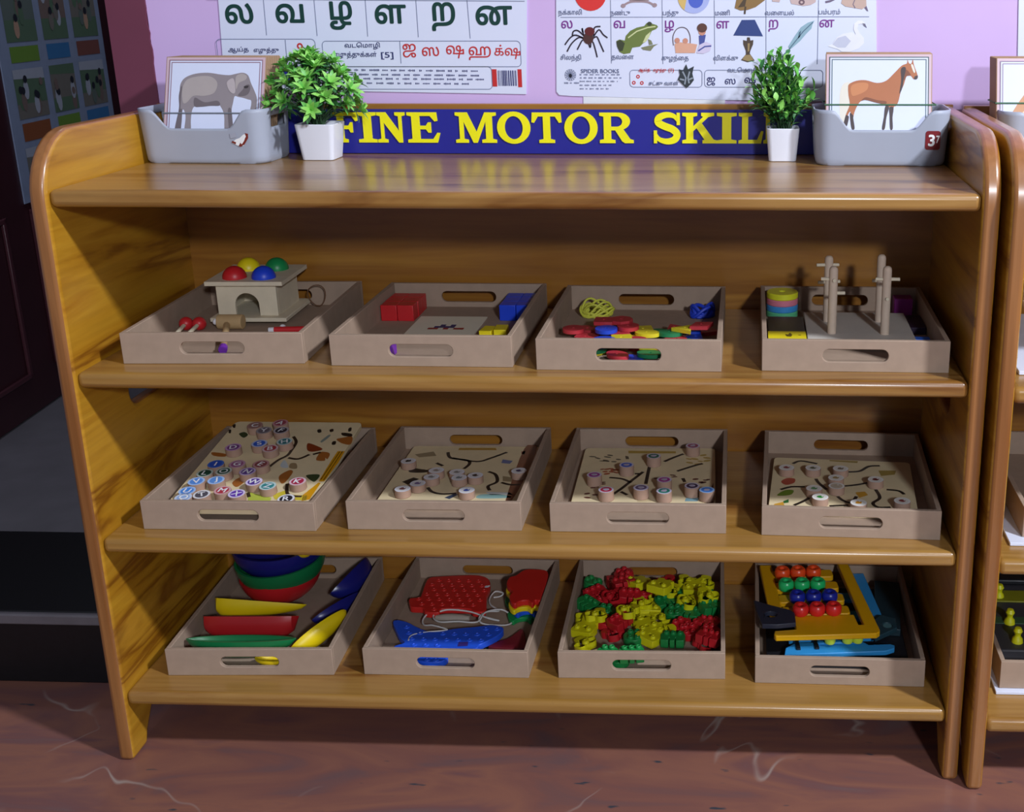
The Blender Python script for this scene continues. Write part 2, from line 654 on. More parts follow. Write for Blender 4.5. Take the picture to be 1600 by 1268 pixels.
t = thing('wall_chart', 'dim glossy picture chart of small photos in three columns on dark door', 'poster', mtx=DM)
finish('sheet', MB().box(0.275, 0.80, 0.0005, 0.0035, 0.60, 1.55), mat('chart_sheet_blue_grey', '8d9bb8', 0.3), t)
cm = pic_mats('66736f', '7a6a66', '787570', '6f9440', '3f78ae', '80514a', '8f5436', '5c7560', '2a2d38', 'b59480', 'a9b0c0')
random.seed(11)
cols = [(0.315, 0.455), (0.485, 0.61), (0.64, 0.775)]
for zlo, zhi, blo, bhi, pc, lc in [(0.955, 1.115, 0.91, 0.945, (0, 1, 2), (3, 4, 5)), (0.785, 0.895, 0.735, 0.775, (7, 2, 7), (6, 3, 4)), (0.62, 0.72, 0.602, 0.612, (2, 0, 1), (4, 5, 3)), (1.17, 1.33, 1.125, 1.16, (1, 0, 2), (4, 3, 5)), (1.38, 1.53, 1.34, 1.37, (2, 1, 0), (3, 6, 4))]:
    for c, (x0, x1) in enumerate(cols):
        mb = MB()
        mb.X = upright(0.0)
        mb.flat([(x0, zlo), (x1, zlo), (x1, zhi), (x0, zhi)], 0.0002, pc[c])
        mb.flat([(x0, zlo), (x1, zlo), (x1, zlo + (zhi - zlo) * .3), (x0, zlo + (zhi - zlo) * .3)], 0.0003, 7 if pc[c] != 7 else 2)
        mb.flat([(x0, zhi - .02), (x1, zhi - .025), (x1, zhi), (x0, zhi)], 0.0003, 10 if c != 1 else 7)
        for k in range(6):
            px, pz = random.uniform(x0 + 0.02, x1 - 0.02), random.uniform(zlo + 0.02, zhi - 0.045)
            mb.flat(circ(px, pz, 0.012, 0.022, 10), 0.0005 + k * 0.00015, random.choice((0, 1, 2, 7, 10, 9)))
            mb.flat(circ(px, pz + 0.024, 0.009, 0.009, 10), 0.0013 + k * 0.00015, random.choice((8, 8, 8, 1)))
        finish('printed_picture', mb, cm, t, norm=False)
        mb = MB()
        mb.X = upright(0.0)
        mb.flat([(x0 + 0.005, blo), (x1 - 0.005, blo), (x1 - 0.005, bhi), (x0 + 0.005, bhi)], 0.0002, 0)
        finish('caption_strip', mb, cm[lc[c]], t, norm=False)

# ---------------------------------------------------------------- shelving unit
ZS = (0.8284, 0.5895, 0.3514, 0.1110)
def make_shelf(name, label, x0, y0, lean, right_end=True):
    t = thing(name, label, 'shelf', (x0, y0, 0))
    out = [(0.002, 0), (0.045, 0), (0.052, 0.02), (0.075, 0.052), (0.11, 0.066), (0.19, 0.066), (0.25, 0.066), (0.29, 0.05), (0.31, 0.02), (0.317, 0), (0.373, 0), (0.373, 0.899), (0.19, 0.899)]
    out += [(0.085 - 0.085 * math.sin(R(a)), 0.814 + 0.085 * math.cos(R(a))) for a in range(0, 91, 10)]
    hole = rrect(0.132, 0.248, 0.499, 0.545, 0.02)
    hole.insert(0, (0.19, 0.499))
    hole.insert(13, (0.19, 0.545))
    for s in (0, 1):
        mb = MB()
        # local (a, b) of the outline become y, z; thickness runs along x
        mb.X = Matrix(((0, 0, 1, 0), (1, 0, 0, 0), (0, 1, 0, 0), (0, 0, 0, 1)))
        xa = 0.0 if s == 0 else 1.178
        mb.prism_hole(out, hole, 5, 12, 0, 13, xa, xa + 0.022, 0, 1)
        o = finish('side_panel', mb, [WY, WE], t, bevel=0.0065, seg=4)
        if s == 0 and lean:
            for v in o.data.vertices:
                v.co.x += lean * (v.co.z - 0.45)
    for z in ZS:
        mb = MB()
        l0 = lean * (z - 0.45)
        mb.box(0.0215 + l0, 1.1785, 0.007, 0.3605, z - 0.022, z)
        finish('shelf_board', mb, WX, t, bevel=0.0075, seg=4)
    finish('back_panel', MB().box(0.002, 1.198, 0.3600, 0.3735, 0.085, 0.902), WB, t, bevel=0.001)
    return t
make_shelf('shelving_unit', 'varnished golden wooden shelving unit holding twelve trays of activity toys', 0, 0, 0.012)
make_shelf('shelving_unit', 'second varnished wooden shelving unit cut off at the right edge', 1.2085, -0.02, 0.0)

# ---------------------------------------------------------------- sign with raised letters
NAVY = mat('sign_navy', '23268c', 0.35, 0.04, 20)
YEL = mat('sign_yellow', 'f2ea12', 0.4, 0.03)
sg = thing('name_sign', 'long navy blue sign with yellow capitals FINE MOTOR SKILLS on top shelf', 'sign', (0, 0, 0))
finish('panel', MB().box(0.19, 1.005, 0.353, 0.3595, 0.8290, 0.8945), NAVY, sg, bevel=0.0006)
A0, A1 = 0.14, 0.86
GL = {
 'F': (0.76, [[(0, 0), (.46, 0), (.46, .1), (.34, .13), (.34, .44), (.5, .44), (.56, .33), (.64, .33), (.64, .67), (.56, .67), (.5, .56), (.34, .56), (.34, .88), (.62, .88), (.74, .70), (.82, .72), (.80, 1), (0, 1), (0, .9), (.12, .87), (.12, .13), (0, .1)]]),
 'I': (0.52, [[(0, 0), (.48, 0), (.48, .1), (.35, .13), (.35, .87), (.48, .9), (.48, 1), (0, 1), (0, .9), (.13, .87), (.13, .13), (0, .1)]]),
 'N': (1.0, [[(0, 0), (.36, 0), (.36, .1), (.24, .13), (.24, .66), (.74, 0), (.88, 0), (.88, .87), (1, .9), (1, 1), (.64, 1), (.64, .9), (.76, .87), (.76, .38), (.32, 1), (0, 1), (0, .9), (.12, .87), (.12, .13), (0, .1)]]),
 'E': (0.86, [[(0, 0), (.80, 0), (.88, .32), (.80, .33), (.68, .12), (.34, .12), (.34, .44), (.5, .44), (.56, .33), (.64, .33), (.64, .67), (.56, .67), (.5, .56), (.34, .56), (.34, .88), (.62, .88), (.74, .70), (.82, .72), (.80, 1), (0, 1), (0, .9), (.12, .87), (.12, .13), (0, .1)]]),
 'M': (1.2, [[(0, 0), (.38, 0), (.38, .1), (.25, .13), (.25, .70), (.52, 0), (.64, 0), (.90, .70), (.90, .13), (.78, .1), (.78, 0), (1.22, 0), (1.22, .1), (1.10, .13), (1.10, .87), (1.22, .9), (1.22, 1), (.88, 1), (.62, .36), (.36, 1), (0, 1), (0, .9), (.12, .87), (.12, .13), (0, .1)]]),
 'O': (1.0, [circ(.5, .5, .5, .53, 32), circ(.5, .5, .27, .38, 32)]),
 'T': (0.9, [[(.22, 0), (.70, 0), (.70, .1), (.57, .13), (.57, .87), (.72, .87), (.84, .66), (.92, .68), (.90, 1), (.02, 1), (0, .68), (.08, .66), (.20, .87), (.35, .87), (.35, .13), (.22, .1)]]),
 'R': (1.0, [[(0, 0), (.46, 0), (.46, .1), (.34, .13), (.34, .42), (.46, .42), (.66, .06), (.74, 0), (1.0, 0), (1.0, .1), (.90, .13), (.70, .45)] + circ(.56, .715, .34, .285, 14, -PI / 3.2, PI / 2) + [(0, 1), (0, .9), (.12, .87), (.12, .13), (0, .1)], [(.34, .54), (.34, .88), (.50, .88)] + circ(.50, .71, .17, .17, 10, PI / 2, -PI / 2)]),
 'K': (1.05, [[(0, 0), (.46, 0), (.46, .1), (.34, .13), (.34, .40), (.44, .50), (.68, .12), (.62, .1), (.62, 0), (1.06, 0), (1.06, .1), (.96, .13), (.60, .66), (.80, .86), (.98, .9), (.98, 1), (.58, 1), (.58, .9), (.64, .87), (.34, .56), (.34, .87), (.46, .9), (.46, 1), (0, 1), (0, .9), (.12, .87), (.12, .13), (0, .1)]]),
 'L': (0.84, [[(0, 0), (.80, 0), (.88, .40), (.80, .41), (.66, .12), (.34, .12), (.34, .87), (.48, .9), (.48, 1), (0, 1), (0, .9), (.12, .87), (.12, .13), (0, .1)]]),
}
sp = smooth([(.80, .68, 0), (.66, .88, 0), (.42, .93, 0), (.20, .84, 0), (.17, .68, 0), (.36, .56, 0), (.60, .46, 0), (.74, .30, 0), (.66, .12, 0), (.42, .06, 0), (.18, .14, 0), (.06, .34, 0)], 4)
ws = [.09 + .145 * min(1, math.sin(PI * min(max(i / (len(sp) - 1), .02), .98)) * 1.25) for i in range(len(sp))]
GL['S'] = (0.86, None)
def letter(ch, x0, x1, z0, h):
    w, loops = GL[ch]
    mb = MB()
    mb.X = upright(0.353)
    if loops is None:
        mb.X = upright(0.353)
        k = (x1 - x0) / w
        l = line([(x0 + p[0] * k, z0 + p[1] * h) for p in sp], [q * h for q in ws])
        n = len(l) // 2
        for a, b, c, d in [(l[i], l[i + 1], l[2 * n - 2 - i], l[2 * n - 1 - i]) for i in range(n - 1)]:
            mb.add([(p[0], p[1], z) for z in (-0.0005, 0.0018) for p in (a, b, c, d)], [(4, 5, 6, 7), (0, 1, 5, 4), (2, 3, 7, 6)])
        for sx, a, b in ((0.78, .60, 1.0), (0.08, .0, .42)):
            mb.prism([(x0 + (sx - .05) * k, z0 + a * h), (x0 + (sx + .05) * k, z0 + a * h), (x0 + (sx + .05) * k, z0 + b * h), (x0 + (sx - .05) * k, z0 + b * h)], -0.0005, 0.0021)
    else:
        wid = max(p[0] for p in loops[0])
        k = (x1 - x0) / wid
        mb.prism([[(x0 + p[0] * k, z0 + p[1] * h) for p in l] for l in loops], -0.0005, 0.0018)
    return finish('letter', mb, YEL, sg)
zb, zt = [0.8455,0.8904]
for ch, (xa, xb) in zip('FINEMOTORSKILLS', [[0.2735,0.3106],[0.3106,0.3388],[0.3398,0.3826],[0.3855,0.435],[0.4583,0.5202],[0.5212,0.5714],[0.5733,0.6185],[0.6224,0.6723],[0.6752,0.726],[0.7547,0.7967],[0.7986,0.85],[0.85,0.8795],[0.8823,0.9193],[0.9193,0.944],[0.944,0.962]]):
    letter(ch, xa, xb, zb, zt - zb)

# ---------------------------------------------------------------- wall charts
PAPER = mat('chart_paper', 'd9deF4'.lower(), 0.35, 0.015, 3)
def chart(label, quad):
    t = thing('wall_chart', label, 'poster', (0, 0, 0), group=None)
    mb = MB()
    mb.X = upright(0.3845)
    mb.prism(quad, 0.0, 0.0012)
    finish('sheet', mb, PAPER, t)
    return t
def up_part(name, parent, fn, mats):
    mb = MB()
    mb.X = upright(0.3830)
    fn(mb)
    return finish(name, mb, mats, parent, norm=False)
INK_G, INK_R, INK_N, INK_L, INK_P = pic_mats('0c3a34', 'c22b2b', '2a2f66', '6f7896', '7a2f8c')
INK_GREY = pic_mats('5d6688')[0]
c1 = chart('left wall chart of large dark green Tamil letters with a red letter row below', [[0.1155,1.2709],[0.5801,1.2677],[0.5617,0.9144],[0.1002,0.9216]])
for ch, u in zip('லவழளறன', [[0.1353,1.032],[0.212,1.0319],[0.289,1.029],[0.3639,1.0307],[0.4429,1.027],[0.5187,1.0287]]):
    up_part('letter', c1, lambda m: text(m, ch, 0.0455 if ch not in 'ழற' else 0.0445, u[0], u[1], 0.0001, 0, bold=0.024), INK_G)
def grid1(m):
    for a, b in [[[0.1744,1.0512],[0.1735,1.0006]],[[0.2507,1.051],[0.2503,0.9996]],[[0.3276,1.0509],[0.3269,0.9986]],[[0.4034,1.0507],[0.4033,0.9976]],[[0.4798,1.0505],[0.4813,0.9957]],[[0.0903,1.0527],[0.5654,1.0486]],[[0.2011,0.9941],[0.2004,0.9605]],[[0.3748,0.9921],[0.3742,0.9595]]]:
        strip(m, [a, b], 0.0009, 0.0001)
    for x0, z0, x1, z1 in [[0.0953,0.9539,0.246,0.995],[0.2566,0.9548,0.5561,0.992],[0.1932,0.9217,0.5108,0.9549]]:
        strip(m, rrect(x0, x1, z0, z1, 0.006) + [rrect(x0, x1, z0, z1, 0.006)[0]], 0.0009, 0.0001)
up_part('printed_grid', c1, grid1, INK_L)
for ch, u in zip(('ஜ', 'ஸ', 'ஷ', 'ஹ', 'க்ஷ'), [[0.3883,0.9782],[0.4202,0.9772],[0.4574,0.9763],[0.4945,0.9744],[0.5361,0.9763]]):
    up_part('letter', c1, lambda m: text(m, ch, 0.022 if len(ch) == 1 else 0.019, u[0], u[1], 0.0001, 0, bold=0.006), INK_R)
def dots(m):
    for x, z in [[0.2225,0.9848],[0.2153,0.9717],[0.2308,0.9708]]:
        m.flat([circ(x, z, 0.0046, 0.0046, 18), circ(x, z, 0.0022, 0.0022, 18)], 0.0001, 0)
up_part('printed_rings', c1, dots, INK_R)
for s, h, (a, b) in zip(('ஆய்த', 'எழுத்து', 'வடெமாழி', 'எழுத்துக்கள்', '[5]'), (.0095, .0095, .0105, .0105, .0105), [[[0.1123,0.9792],[0.1436,0.9792]],[[0.1514,0.9783],[0.1896,0.9783]],[[0.2908,0.9852],[0.3441,0.9838]],[[0.2729,0.9717],[0.3381,0.9707]],[[0.345,0.9707],[0.3634,0.9703]]]):
    up_part('printed_word', c1, lambda m: fit(m, s, a[0], b[0], a[1], h, bold=.008), INK_N)
random.seed(5)
for a, b in [[[0.2317,0.9506],[0.4852,0.9483]],[[0.231,0.944],[0.4878,0.9417]],[[0.2304,0.9378],[0.4874,0.9361]],[[0.2297,0.9312],[0.4802,0.9295]]]:
    mb = MB()
    mb.X = upright(.383)
    x = a[0]
    while x < b[0]:
        w = random.uniform(0.006, 0.016)
        zc = a[1] + (b[1] - a[1]) * (x - a[0]) / (b[0] - a[0])
        for q in range(int(w / 0.0022)):
            h = random.uniform(0.0016, 0.003)
            mb.flat([(x + q * 0.0022, zc - h / 2), (x + q * 0.0022 + 0.0014, zc - h / 2), (x + q * 0.0022 + 0.0014, zc + h / 2), (x + q * 0.0022, zc + h / 2)], 0.0001, 0)
        x += w + 0.004
    finish('print_line', mb, INK_N, c1, norm=False)
def bars(m):
    (x0, z0), (x1, z1) = [[0.52,0.9267],[0.5473,0.9493]]
    x = x0
    random.seed(2)
    while x < x1:
        w = random.choice((0.0007, 0.0012, 0.0018))
        m.flat([(x, z0), (x + w, z0), (x + w, z1), (x, z1)], 0.0001, 0)
        x += w + random.choice((0.0008, 0.0014))
    for (a, b), (c, d) in [[[0.5112,0.9257],[0.5183,0.9511]],[[0.55,0.9248],[0.5561,0.9511]]]:
        m.flat([(a, b), (c, b), (c, d), (a, d)], 0.0001, 1)
up_part('barcode', c1, bars, [INK_N, INK_R])
def block(m):
    m.flat([[0.194,0.9558],[0.2166,0.9567],[0.2167,0.9388],[0.2069,0.9293],[0.1944,0.9321]], 0.0001, 0)
up_part('printed_block', c1, block, pic_mats('2b3396'))

# right chart with pictures
c2 = chart('right wall chart of small pictures captioned with purple Tamil letters', [[0.6194,1.2674],[1.0709,1.2643],[1.0883,0.9038],[0.8492,0.9063],[0.632,0.9117],[0.6116,0.9131],[0.6075,0.9183]])
def grid2(m):
    for a, b in [[[0.6925,1.0501],[0.6917,0.9595]],[[0.7684,1.05],[0.7688,0.9586]],[[0.845,1.0498],[0.8461,0.9586]],[[0.9208,1.0497],[0.9222,0.9586]],[[0.9974,1.0495],[0.9981,0.9586]],[[0.6177,1.0258],[1.0718,1.026]]]:
        strip(m, [a, b], 0.0008, 0.0001)
    for x0, z0, x1, z1 in [[0.7189,0.925,0.8271,0.9498],[0.8309,0.9251,1.0069,0.9498]]:
        q = rrect(x0, x1, z0, z1, 0.005)
        strip(m, q + [q[0]], 0.0009, 0.0001)
up_part('printed_grid', c2, grid2, INK_L)
for ch, u in zip('லவழளறன', [[0.6269,1.0158],[0.7049,1.0157],[0.7789,1.0128],[0.8578,1.015],[0.9322,1.0136],[1.0105,1.0166]]):
    up_part('letter', c2, lambda m: text(m, ch, 0.0185, u[0], u[1], 0.0001, 0, bold=0.012), INK_P)
L = [('சிலந்தி', 0.0085), ('தவைள', 0.0085), ('குழந்ைத', 0.0085), ('விளக்கு', 0.0085), ('இ', 0.0085), ('நக்காலி', 0.0085), ('நண்டு', 0.0085), ('பந்து', 0.0085), ('மணி', 0.0085), ('வைளயல்', 0.0085), ('பம்பரம்', 0.0085)]
for (s, z), p in zip(L, [[0.631,0.9674],[0.7087,0.967],[0.787,0.9665],[0.8623,0.9679],[0.9287,0.9679],[0.6322,1.0321],[0.7062,1.0311],[0.7809,1.031],[0.8572,1.0322],[0.9408,1.0321],[1.0137,1.0324]]):
    up_part('caption', c2, lambda m: text(m, s, z * 1.08, p[0], p[1], 0.0001, 0, sx=0.9, bold=.01), INK_GREY)
for s, sz, p in zip(('சட்கு வாள்', 'வடெமாழி எ'), (0.0078, 0.0085), [[0.7695,0.9311],[0.8919,0.9493]]):
    up_part('caption', c2, lambda m: text(m, s, sz, p[0], p[1], 0.0006, 0, bold=.01), INK_GREY)
for s, p in zip(('ஜ', 'ஸ', 'ஷ'), [[0.8405,0.9335],[0.8692,0.9335],[0.8988,0.9335]]):
    up_part('letter', c2, lambda m: text(m, s, 0.0135, p[0], p[1], 0.0001, 0, bold=.012), INK_N)
up_part('heading', c2, lambda m: text(m, 'SPIDER BOOKS', 0.0080, *[0.6741,0.9484], 0.0001, 0, bold=0.02, sx=1.08), INK_GREY)
random.seed(8)
for a, b in [[[0.6436,0.9432],[0.7033,0.9423]],[[0.6435,0.9385],[0.708,0.9376]],[[0.6433,0.9334],[0.7002,0.9325]],[[0.6431,0.9277],[0.6924,0.9273]],[[0.643,0.9225],[0.6884,0.9221]],[[0.62,0.931],[0.6403,0.9305]]]:
    mb = MB()
    mb.X = upright(.383)
    x = a[0]
    while x < b[0]:
        w = random.uniform(0.003, 0.009)
        for q in range(int(w / 0.0016)):
            h = random.uniform(0.0012, 0.0026)
            mb.flat([(x + q * 0.0016, a[1] - h / 2), (x + q * 0.0016 + 0.0010, a[1] - h / 2), (x + q * 0.0016 + 0.0010, a[1] + h / 2), (x + q * 0.0016, a[1] + h / 2)], 0.0001, 0)
        x += w + 0.0018
    finish('print_line', mb, INK_GREY, c2, norm=False)
def redcap(m):
    for s, (a, b) in zip(('ஆய்த', 'எழுத்து', '(1)'), [[[0.7323,0.9498],[0.7496,0.9498]],[[0.7543,0.9493],[0.7735,0.9493]],[[0.7773,0.9493],[0.785,0.9493]]]):
        fit(m, s, a[0], b[0], a[1], .0068, .0006, bold=.014)
    for x, z in [[0.7312,0.9404],[0.7248,0.9315],[0.7368,0.9311]]:
        m.flat([circ(x, z, 0.0028, 0.0028, 14), circ(x, z, 0.0013, 0.0013, 14)], 0.0001, 0)
up_part('red_caption', c2, redcap, INK_R)
def wc(*lists):
    return lists
def spider(m):
    for leg in [[[0.6546,0.9964],[0.6436,1.0065],[0.6364,1.0058],[0.6345,0.9996]],[[0.6561,0.9933],[0.6402,1.0003],[0.6312,0.9965],[0.6228,0.9864]],[[0.6545,0.9933],[0.645,0.9972],[0.6334,0.9887],[0.6257,0.9766]],[[0.6569,0.9918],[0.6497,0.9933],[0.6437,0.984],[0.6411,0.9794]],[[0.666,0.9995],[0.6679,1.0111],[0.6768,1.0127]],[[0.6659,0.998],[0.6742,1.008],[0.6805,1.0011],[0.6868,0.9964]],[[0.6642,0.9949],[0.6708,0.998],[0.6753,0.9887],[0.6807,0.9762]],[[0.6609,0.9902],[0.6649,0.9902],[0.6686,0.9778],[0.6707,0.9684]],[[0.65,1.0042],[0.6494,1.0104],[0.6515,0.9995]],[[0.6576,0.9902],[0.6606,0.9825],[0.6616,0.9887]]]:
        strip(m, smooth([(p[0], p[1], 0) for p in leg], 4), 0.0021, 0.0002, 0)
    m.flat(circ(*[0.6605,1.0057], 0.0075, 0.0062, 18), 0.0004, 1)
    m.flat(circ(*[0.6581,0.9957], 0.0078, 0.0085, 18), 0.0003, 2)
up_part('spider_picture', c2, spider, pic_mats('2a2030', '5e1b1e', '4a2b28'))
def frog(m):
    m.flat([[0.6996,0.9918],[0.7045,0.9941],[0.7125,0.9925],[0.7142,0.9995],[0.7208,1.0064],[0.7305,1.011],[0.7417,1.0133],[0.745,1.0172],[0.7506,1.019],[0.7538,1.0164],[0.7601,1.0146],[0.7622,1.0121],[0.7593,1.009],[0.7528,1.0064],[0.7487,0.9979],[0.7446,0.9917],[0.7397,0.9886],[0.7348,0.984],[0.7235,0.9824],[0.7202,0.9746],[0.7105,0.9731],[0.7041,0.9762],[0.701,0.984]], 0.0002, 0)
    m.flat([[0.7439,0.9995],[0.7512,1.0056],[0.7487,0.9971],[0.743,0.9902],[0.7389,0.9894]], 0.0004, 1)
    m.flat([[0.7364,0.9824],[0.7461,0.9848],[0.7622,0.9878],[0.7557,0.984],[0.7508,0.9778],[0.7396,0.9793]], 0.0003, 2)
    m.flat([[0.7471,0.9948],[0.7518,0.9925],[0.7542,0.9871],[0.7485,0.9863]], 0.0004, 2)
    m.flat([[0.6999,0.991],[0.7061,0.9936],[0.7124,0.9887],[0.7089,0.9778],[0.7041,0.977],[0.7007,0.984]], 0.0004, 3)
    strip(m, [[0.7174,0.9964],[0.7304,1.0057],[0.7465,1.011],[0.7585,1.0126]], 0.0018, 0.0005, 1)
    m.flat(circ(*[0.7495,1.0164], 0.0036, 0.0030, 12), 0.0005, 3)
up_part('frog_picture', c2, frog, pic_mats('6a7a3c', 'c9cf9a', '7d8062', '39402a'))
def child(m):
    q = [[0.7847,0.9855],[0.784,0.9979],[0.7889,1.0079],[0.7969,1.0114],[0.8048,1.0087],[0.8093,0.9994],[0.8096,0.9886]]
    strip(m, smooth([(p[0], p[1], 0) for p in q], 4), 0.0012, 0.0002, 0)
    m.flat([[0.7863,0.9878],[0.7943,0.9901],[0.8088,0.9886],[0.82,0.987],[0.8167,0.9746],[0.7878,0.9746]], 0.0002, 1)
    m.flat(circ(*[0.7903,0.9925], 0.004, 0.004, 12), 0.0003, 3)
    m.flat(circ(*[0.8024,0.992], 0.004, 0.004, 12), 0.0003, 3)
    m.flat(circ(*[0.8272,1.0056], 0.0055, 0.006, 14), 0.0003, 3)
    m.flat(circ(*[0.8272,1.0105], 0.0075, 0.0066, 14), 0.0005, 2)
    m.flat([[0.8224,0.9994],[0.8328,1.0009],[0.8304,0.9886],[0.8232,0.9855]], 0.0002, 4)
    m.flat([[0.8232,0.9863],[0.8328,0.9909],[0.8416,0.987],[0.8392,0.9777],[0.8296,0.9738],[0.8191,0.9746]], 0.0004, 5)
    strip(m, [[0.8216,0.9777],[0.8312,0.9839],[0.8408,0.9847]], 0.002, 0.0006, 4)
up_part('basket_picture', c2, child, pic_mats('5a4a52', 'd9a58c', '5c3a30', 'c98d78', '47539a', 'cfc6e2'))
def lampshade(m):
    m.flat([[0.8855,1.0216],[0.9048,1.0219],[0.9171,0.9985],[0.8734,0.9997]], 0.0002, 0)
    m.flat([[0.8937,0.997],[0.8977,0.997],[0.8985,0.9924],[0.903,0.9932],[0.9026,0.987],[0.8987,0.9777],[0.8979,0.9738],[0.9053,0.9637],[0.8949,0.9614],[0.8849,0.9645],[0.8923,0.973],[0.892,0.9777],[0.8882,0.987],[0.8878,0.9932],[0.8934,0.9919]], 0.0002, 1)
    m.flat([[0.8946,0.9885],[0.8978,0.9885],[0.8971,0.9777],[0.8947,0.9761]], 0.0004, 2)
    m.flat([[0.8908,0.9715],[0.8988,0.9723],[0.9036,0.9645],[0.8949,0.9629],[0.8868,0.9653]], 0.0003, 2)
up_part('lamp_picture', c2, lampshade, pic_mats('2b3f7d', '4a3a30', '9a8258'))
def feather(m):
    m.flat([[0.9924,1.0207],[0.9894,1.0153],[0.988,1.0092],[0.981,1.0023],[0.9718,0.9916],[0.9609,0.9823],[0.9569,0.9792],[0.9548,0.9839],[0.9583,0.99],[0.9652,1.0008],[0.9729,1.0115],[0.9822,1.0176]], 0.0002, 0)
    strip(m, [[0.9901,1.0184],[0.9762,1.0054],[0.9577,0.9823],[0.95,0.9684],[0.9454,0.959]], 0.0014, 0.0004, 1)
    strip(m, [[0.9569,0.9808],[0.9499,0.9738],[0.9444,0.9684]], 0.0016, 0.0003, 1)
    m.flat([[0.9699,1.0039],[0.973,1.0069],[0.9716,0.9977],[0.9685,0.9947]], 0.0004, 1)
up_part('feather_picture', c2, feather, pic_mats('8faebd', '4f6a80'))
def swan(m):
    m.flat([[1.013,0.9841],[1.0196,0.9877],[1.0256,0.9969],[1.0349,1.0023],[1.0475,1.0038],[1.0532,1.0007],[1.0497,1.0084],[1.0502,1.016],[1.0556,1.0206],[1.0619,1.0203],[1.066,1.0168],[1.069,1.0107],[1.0653,1.013],[1.0613,1.016],[1.0566,1.0153],[1.0552,1.0092],[1.0594,1.0023],[1.0652,0.9961],[1.0655,0.9884],[1.0579,0.9807],[1.0454,0.9761],[1.0334,0.9764],[1.0278,0.98]], 0.0002, 0)
    m.flat([[1.0196,0.9869],[1.0272,0.9962],[1.0382,0.9992],[1.0464,0.9915],[1.0388,0.9823],[1.0277,0.9823]], 0.0003, 1)
    m.flat([[1.062,1.0168],[1.0663,1.0163],[1.0691,1.0102],[1.0648,1.013]], 0.0003, 2)
up_part('swan_picture', c2, swan, pic_mats('e6e6ee', 'c4c6da', '6d6a80'))
def ball_red(m):
    m.flat(circ(*[0.6629,1.0583], 0.0235, 0.0235, 28), 0.0002, 0)
up_part('red_dome_picture', c2, ball_red, pic_mats('d6322f'))
def crab(m):
    q = [[0.7121,1.0429],[0.7217,1.0474],[0.734,1.0482],[0.7471,1.0473],[0.7565,1.0428]]
    strip(m, smooth([(p[0], p[1], 0) for p in q], 3), 0.003, 0.0002, 0)
    for p in [[0.7112,1.042],[0.7575,1.0428]]:
        m.flat(circ(p[0], p[1], 0.0036, 0.003, 12), 0.0003, 0)
    m.flat([[0.7135,1.0627],[0.7568,1.0626],[0.7491,1.0491],[0.7208,1.0492]], 0.0002, 0)
up_part('crab_picture', c2, crab, pic_mats('a08a90'))
def ball_b(m):
    x, z = [0.8149,1.0544]
    m.flat(circ(x, z, 0.0235, 0.0235, 28), 0.0002, 0)
    m.flat(circ(x, z, 0.0234, 0.0234, 14, PI * 0.95, PI * 1.3) + [(x - .008, z + .008)], 0.0003, 1)
    m.flat(circ(x + .003, z - .004, 0.011, 0.012, 18), 0.0003, 2)
up_part('ball_picture', c2, ball_b, pic_mats('a9b4e6', 'd3b36a', '4a62c4'))
def bell(m):
    m.flat([[0.875,1.0384],[0.8773,1.0497],[0.8788,1.0588],[0.9182,1.0587],[0.9196,1.0497],[0.9059,1.0398],[0.8941,1.0358],[0.8838,1.0349]], 0.0002, 0)
    strip(m, [[0.8908,1.0406],[0.8898,1.03]], 0.0026, 0.0003, 1)
    m.flat([[0.8798,1.0391],[0.8915,1.0558],[0.8931,1.0558],[0.8901,1.0406]], 0.0003, 1)
up_part('bell_picture', c2, bell, pic_mats('8a6a3c', '4a3a28'))
def bangle(m):
    m.flat([[0.9537,1.0556],[0.9938,1.0555],[0.9933,1.0465],[0.9863,1.0427],[0.9753,1.0412],[0.9579,1.0443]], 0.0002, 0)
    m.flat([circ(*[0.9728,1.0465], 0.0045, 0.0040, 14), circ(*[0.9728,1.0465], 0.002, 0.0018, 14)], 0.0004, 1)
    m.flat([[0.9277,1.0557],[0.9435,1.0557],[0.9405,1.0466],[0.9303,1.0474]], 0.0002, 0)
up_part('bangle_picture', c2, bangle, pic_mats('c9b0ae', '6e5560'))
def top(m):
    m.flat([[1.0303,1.0449],[1.033,1.057],[1.0659,1.0569],[1.0674,1.0403],[1.0612,1.0365],[1.051,1.0381],[1.0367,1.0404]], 0.0002, 0)
    m.flat([[1.0643,1.0388],[1.0673,1.0411],[1.0703,1.0335],[1.0681,1.0343]], 0.0003, 1)
    strip(m, [[1.0505,1.0509],[1.0476,1.0434],[1.051,1.0381]], 0.0012, 0.0004, 1)
    strip(m, [[1.0074,1.0465],[1.0145,1.048],[1.0207,1.051]], 0.003, 0.0002, 1)
up_part('spinning_top_picture', c2, top, pic_mats('c4a89c', '6c5f78'))
def beetle(m):
    m.flat([[0.7925,0.9512],[0.7989,0.9496],[0.8035,0.9587],[0.8062,0.9512],[0.8151,0.9556],[0.8126,0.9449],[0.815,0.9355],[0.8101,0.9291],[0.804,0.9236],[0.798,0.9291],[0.7908,0.9362],[0.794,0.9433]], 0.0010, 0)
    for l in [[[0.7981,0.948],[0.8029,0.9386],[0.8012,0.9291]],[[0.8086,0.948],[0.8061,0.9386],[0.8077,0.9307]],[[0.794,0.937],[0.8005,0.9355]],[[0.8134,0.9386],[0.8077,0.9362]]]:
        strip(m, l, 0.0022, 0.0012, 1)
up_part('seed_picture', c2, beetle, pic_mats('2c343a', '8f99a6'))
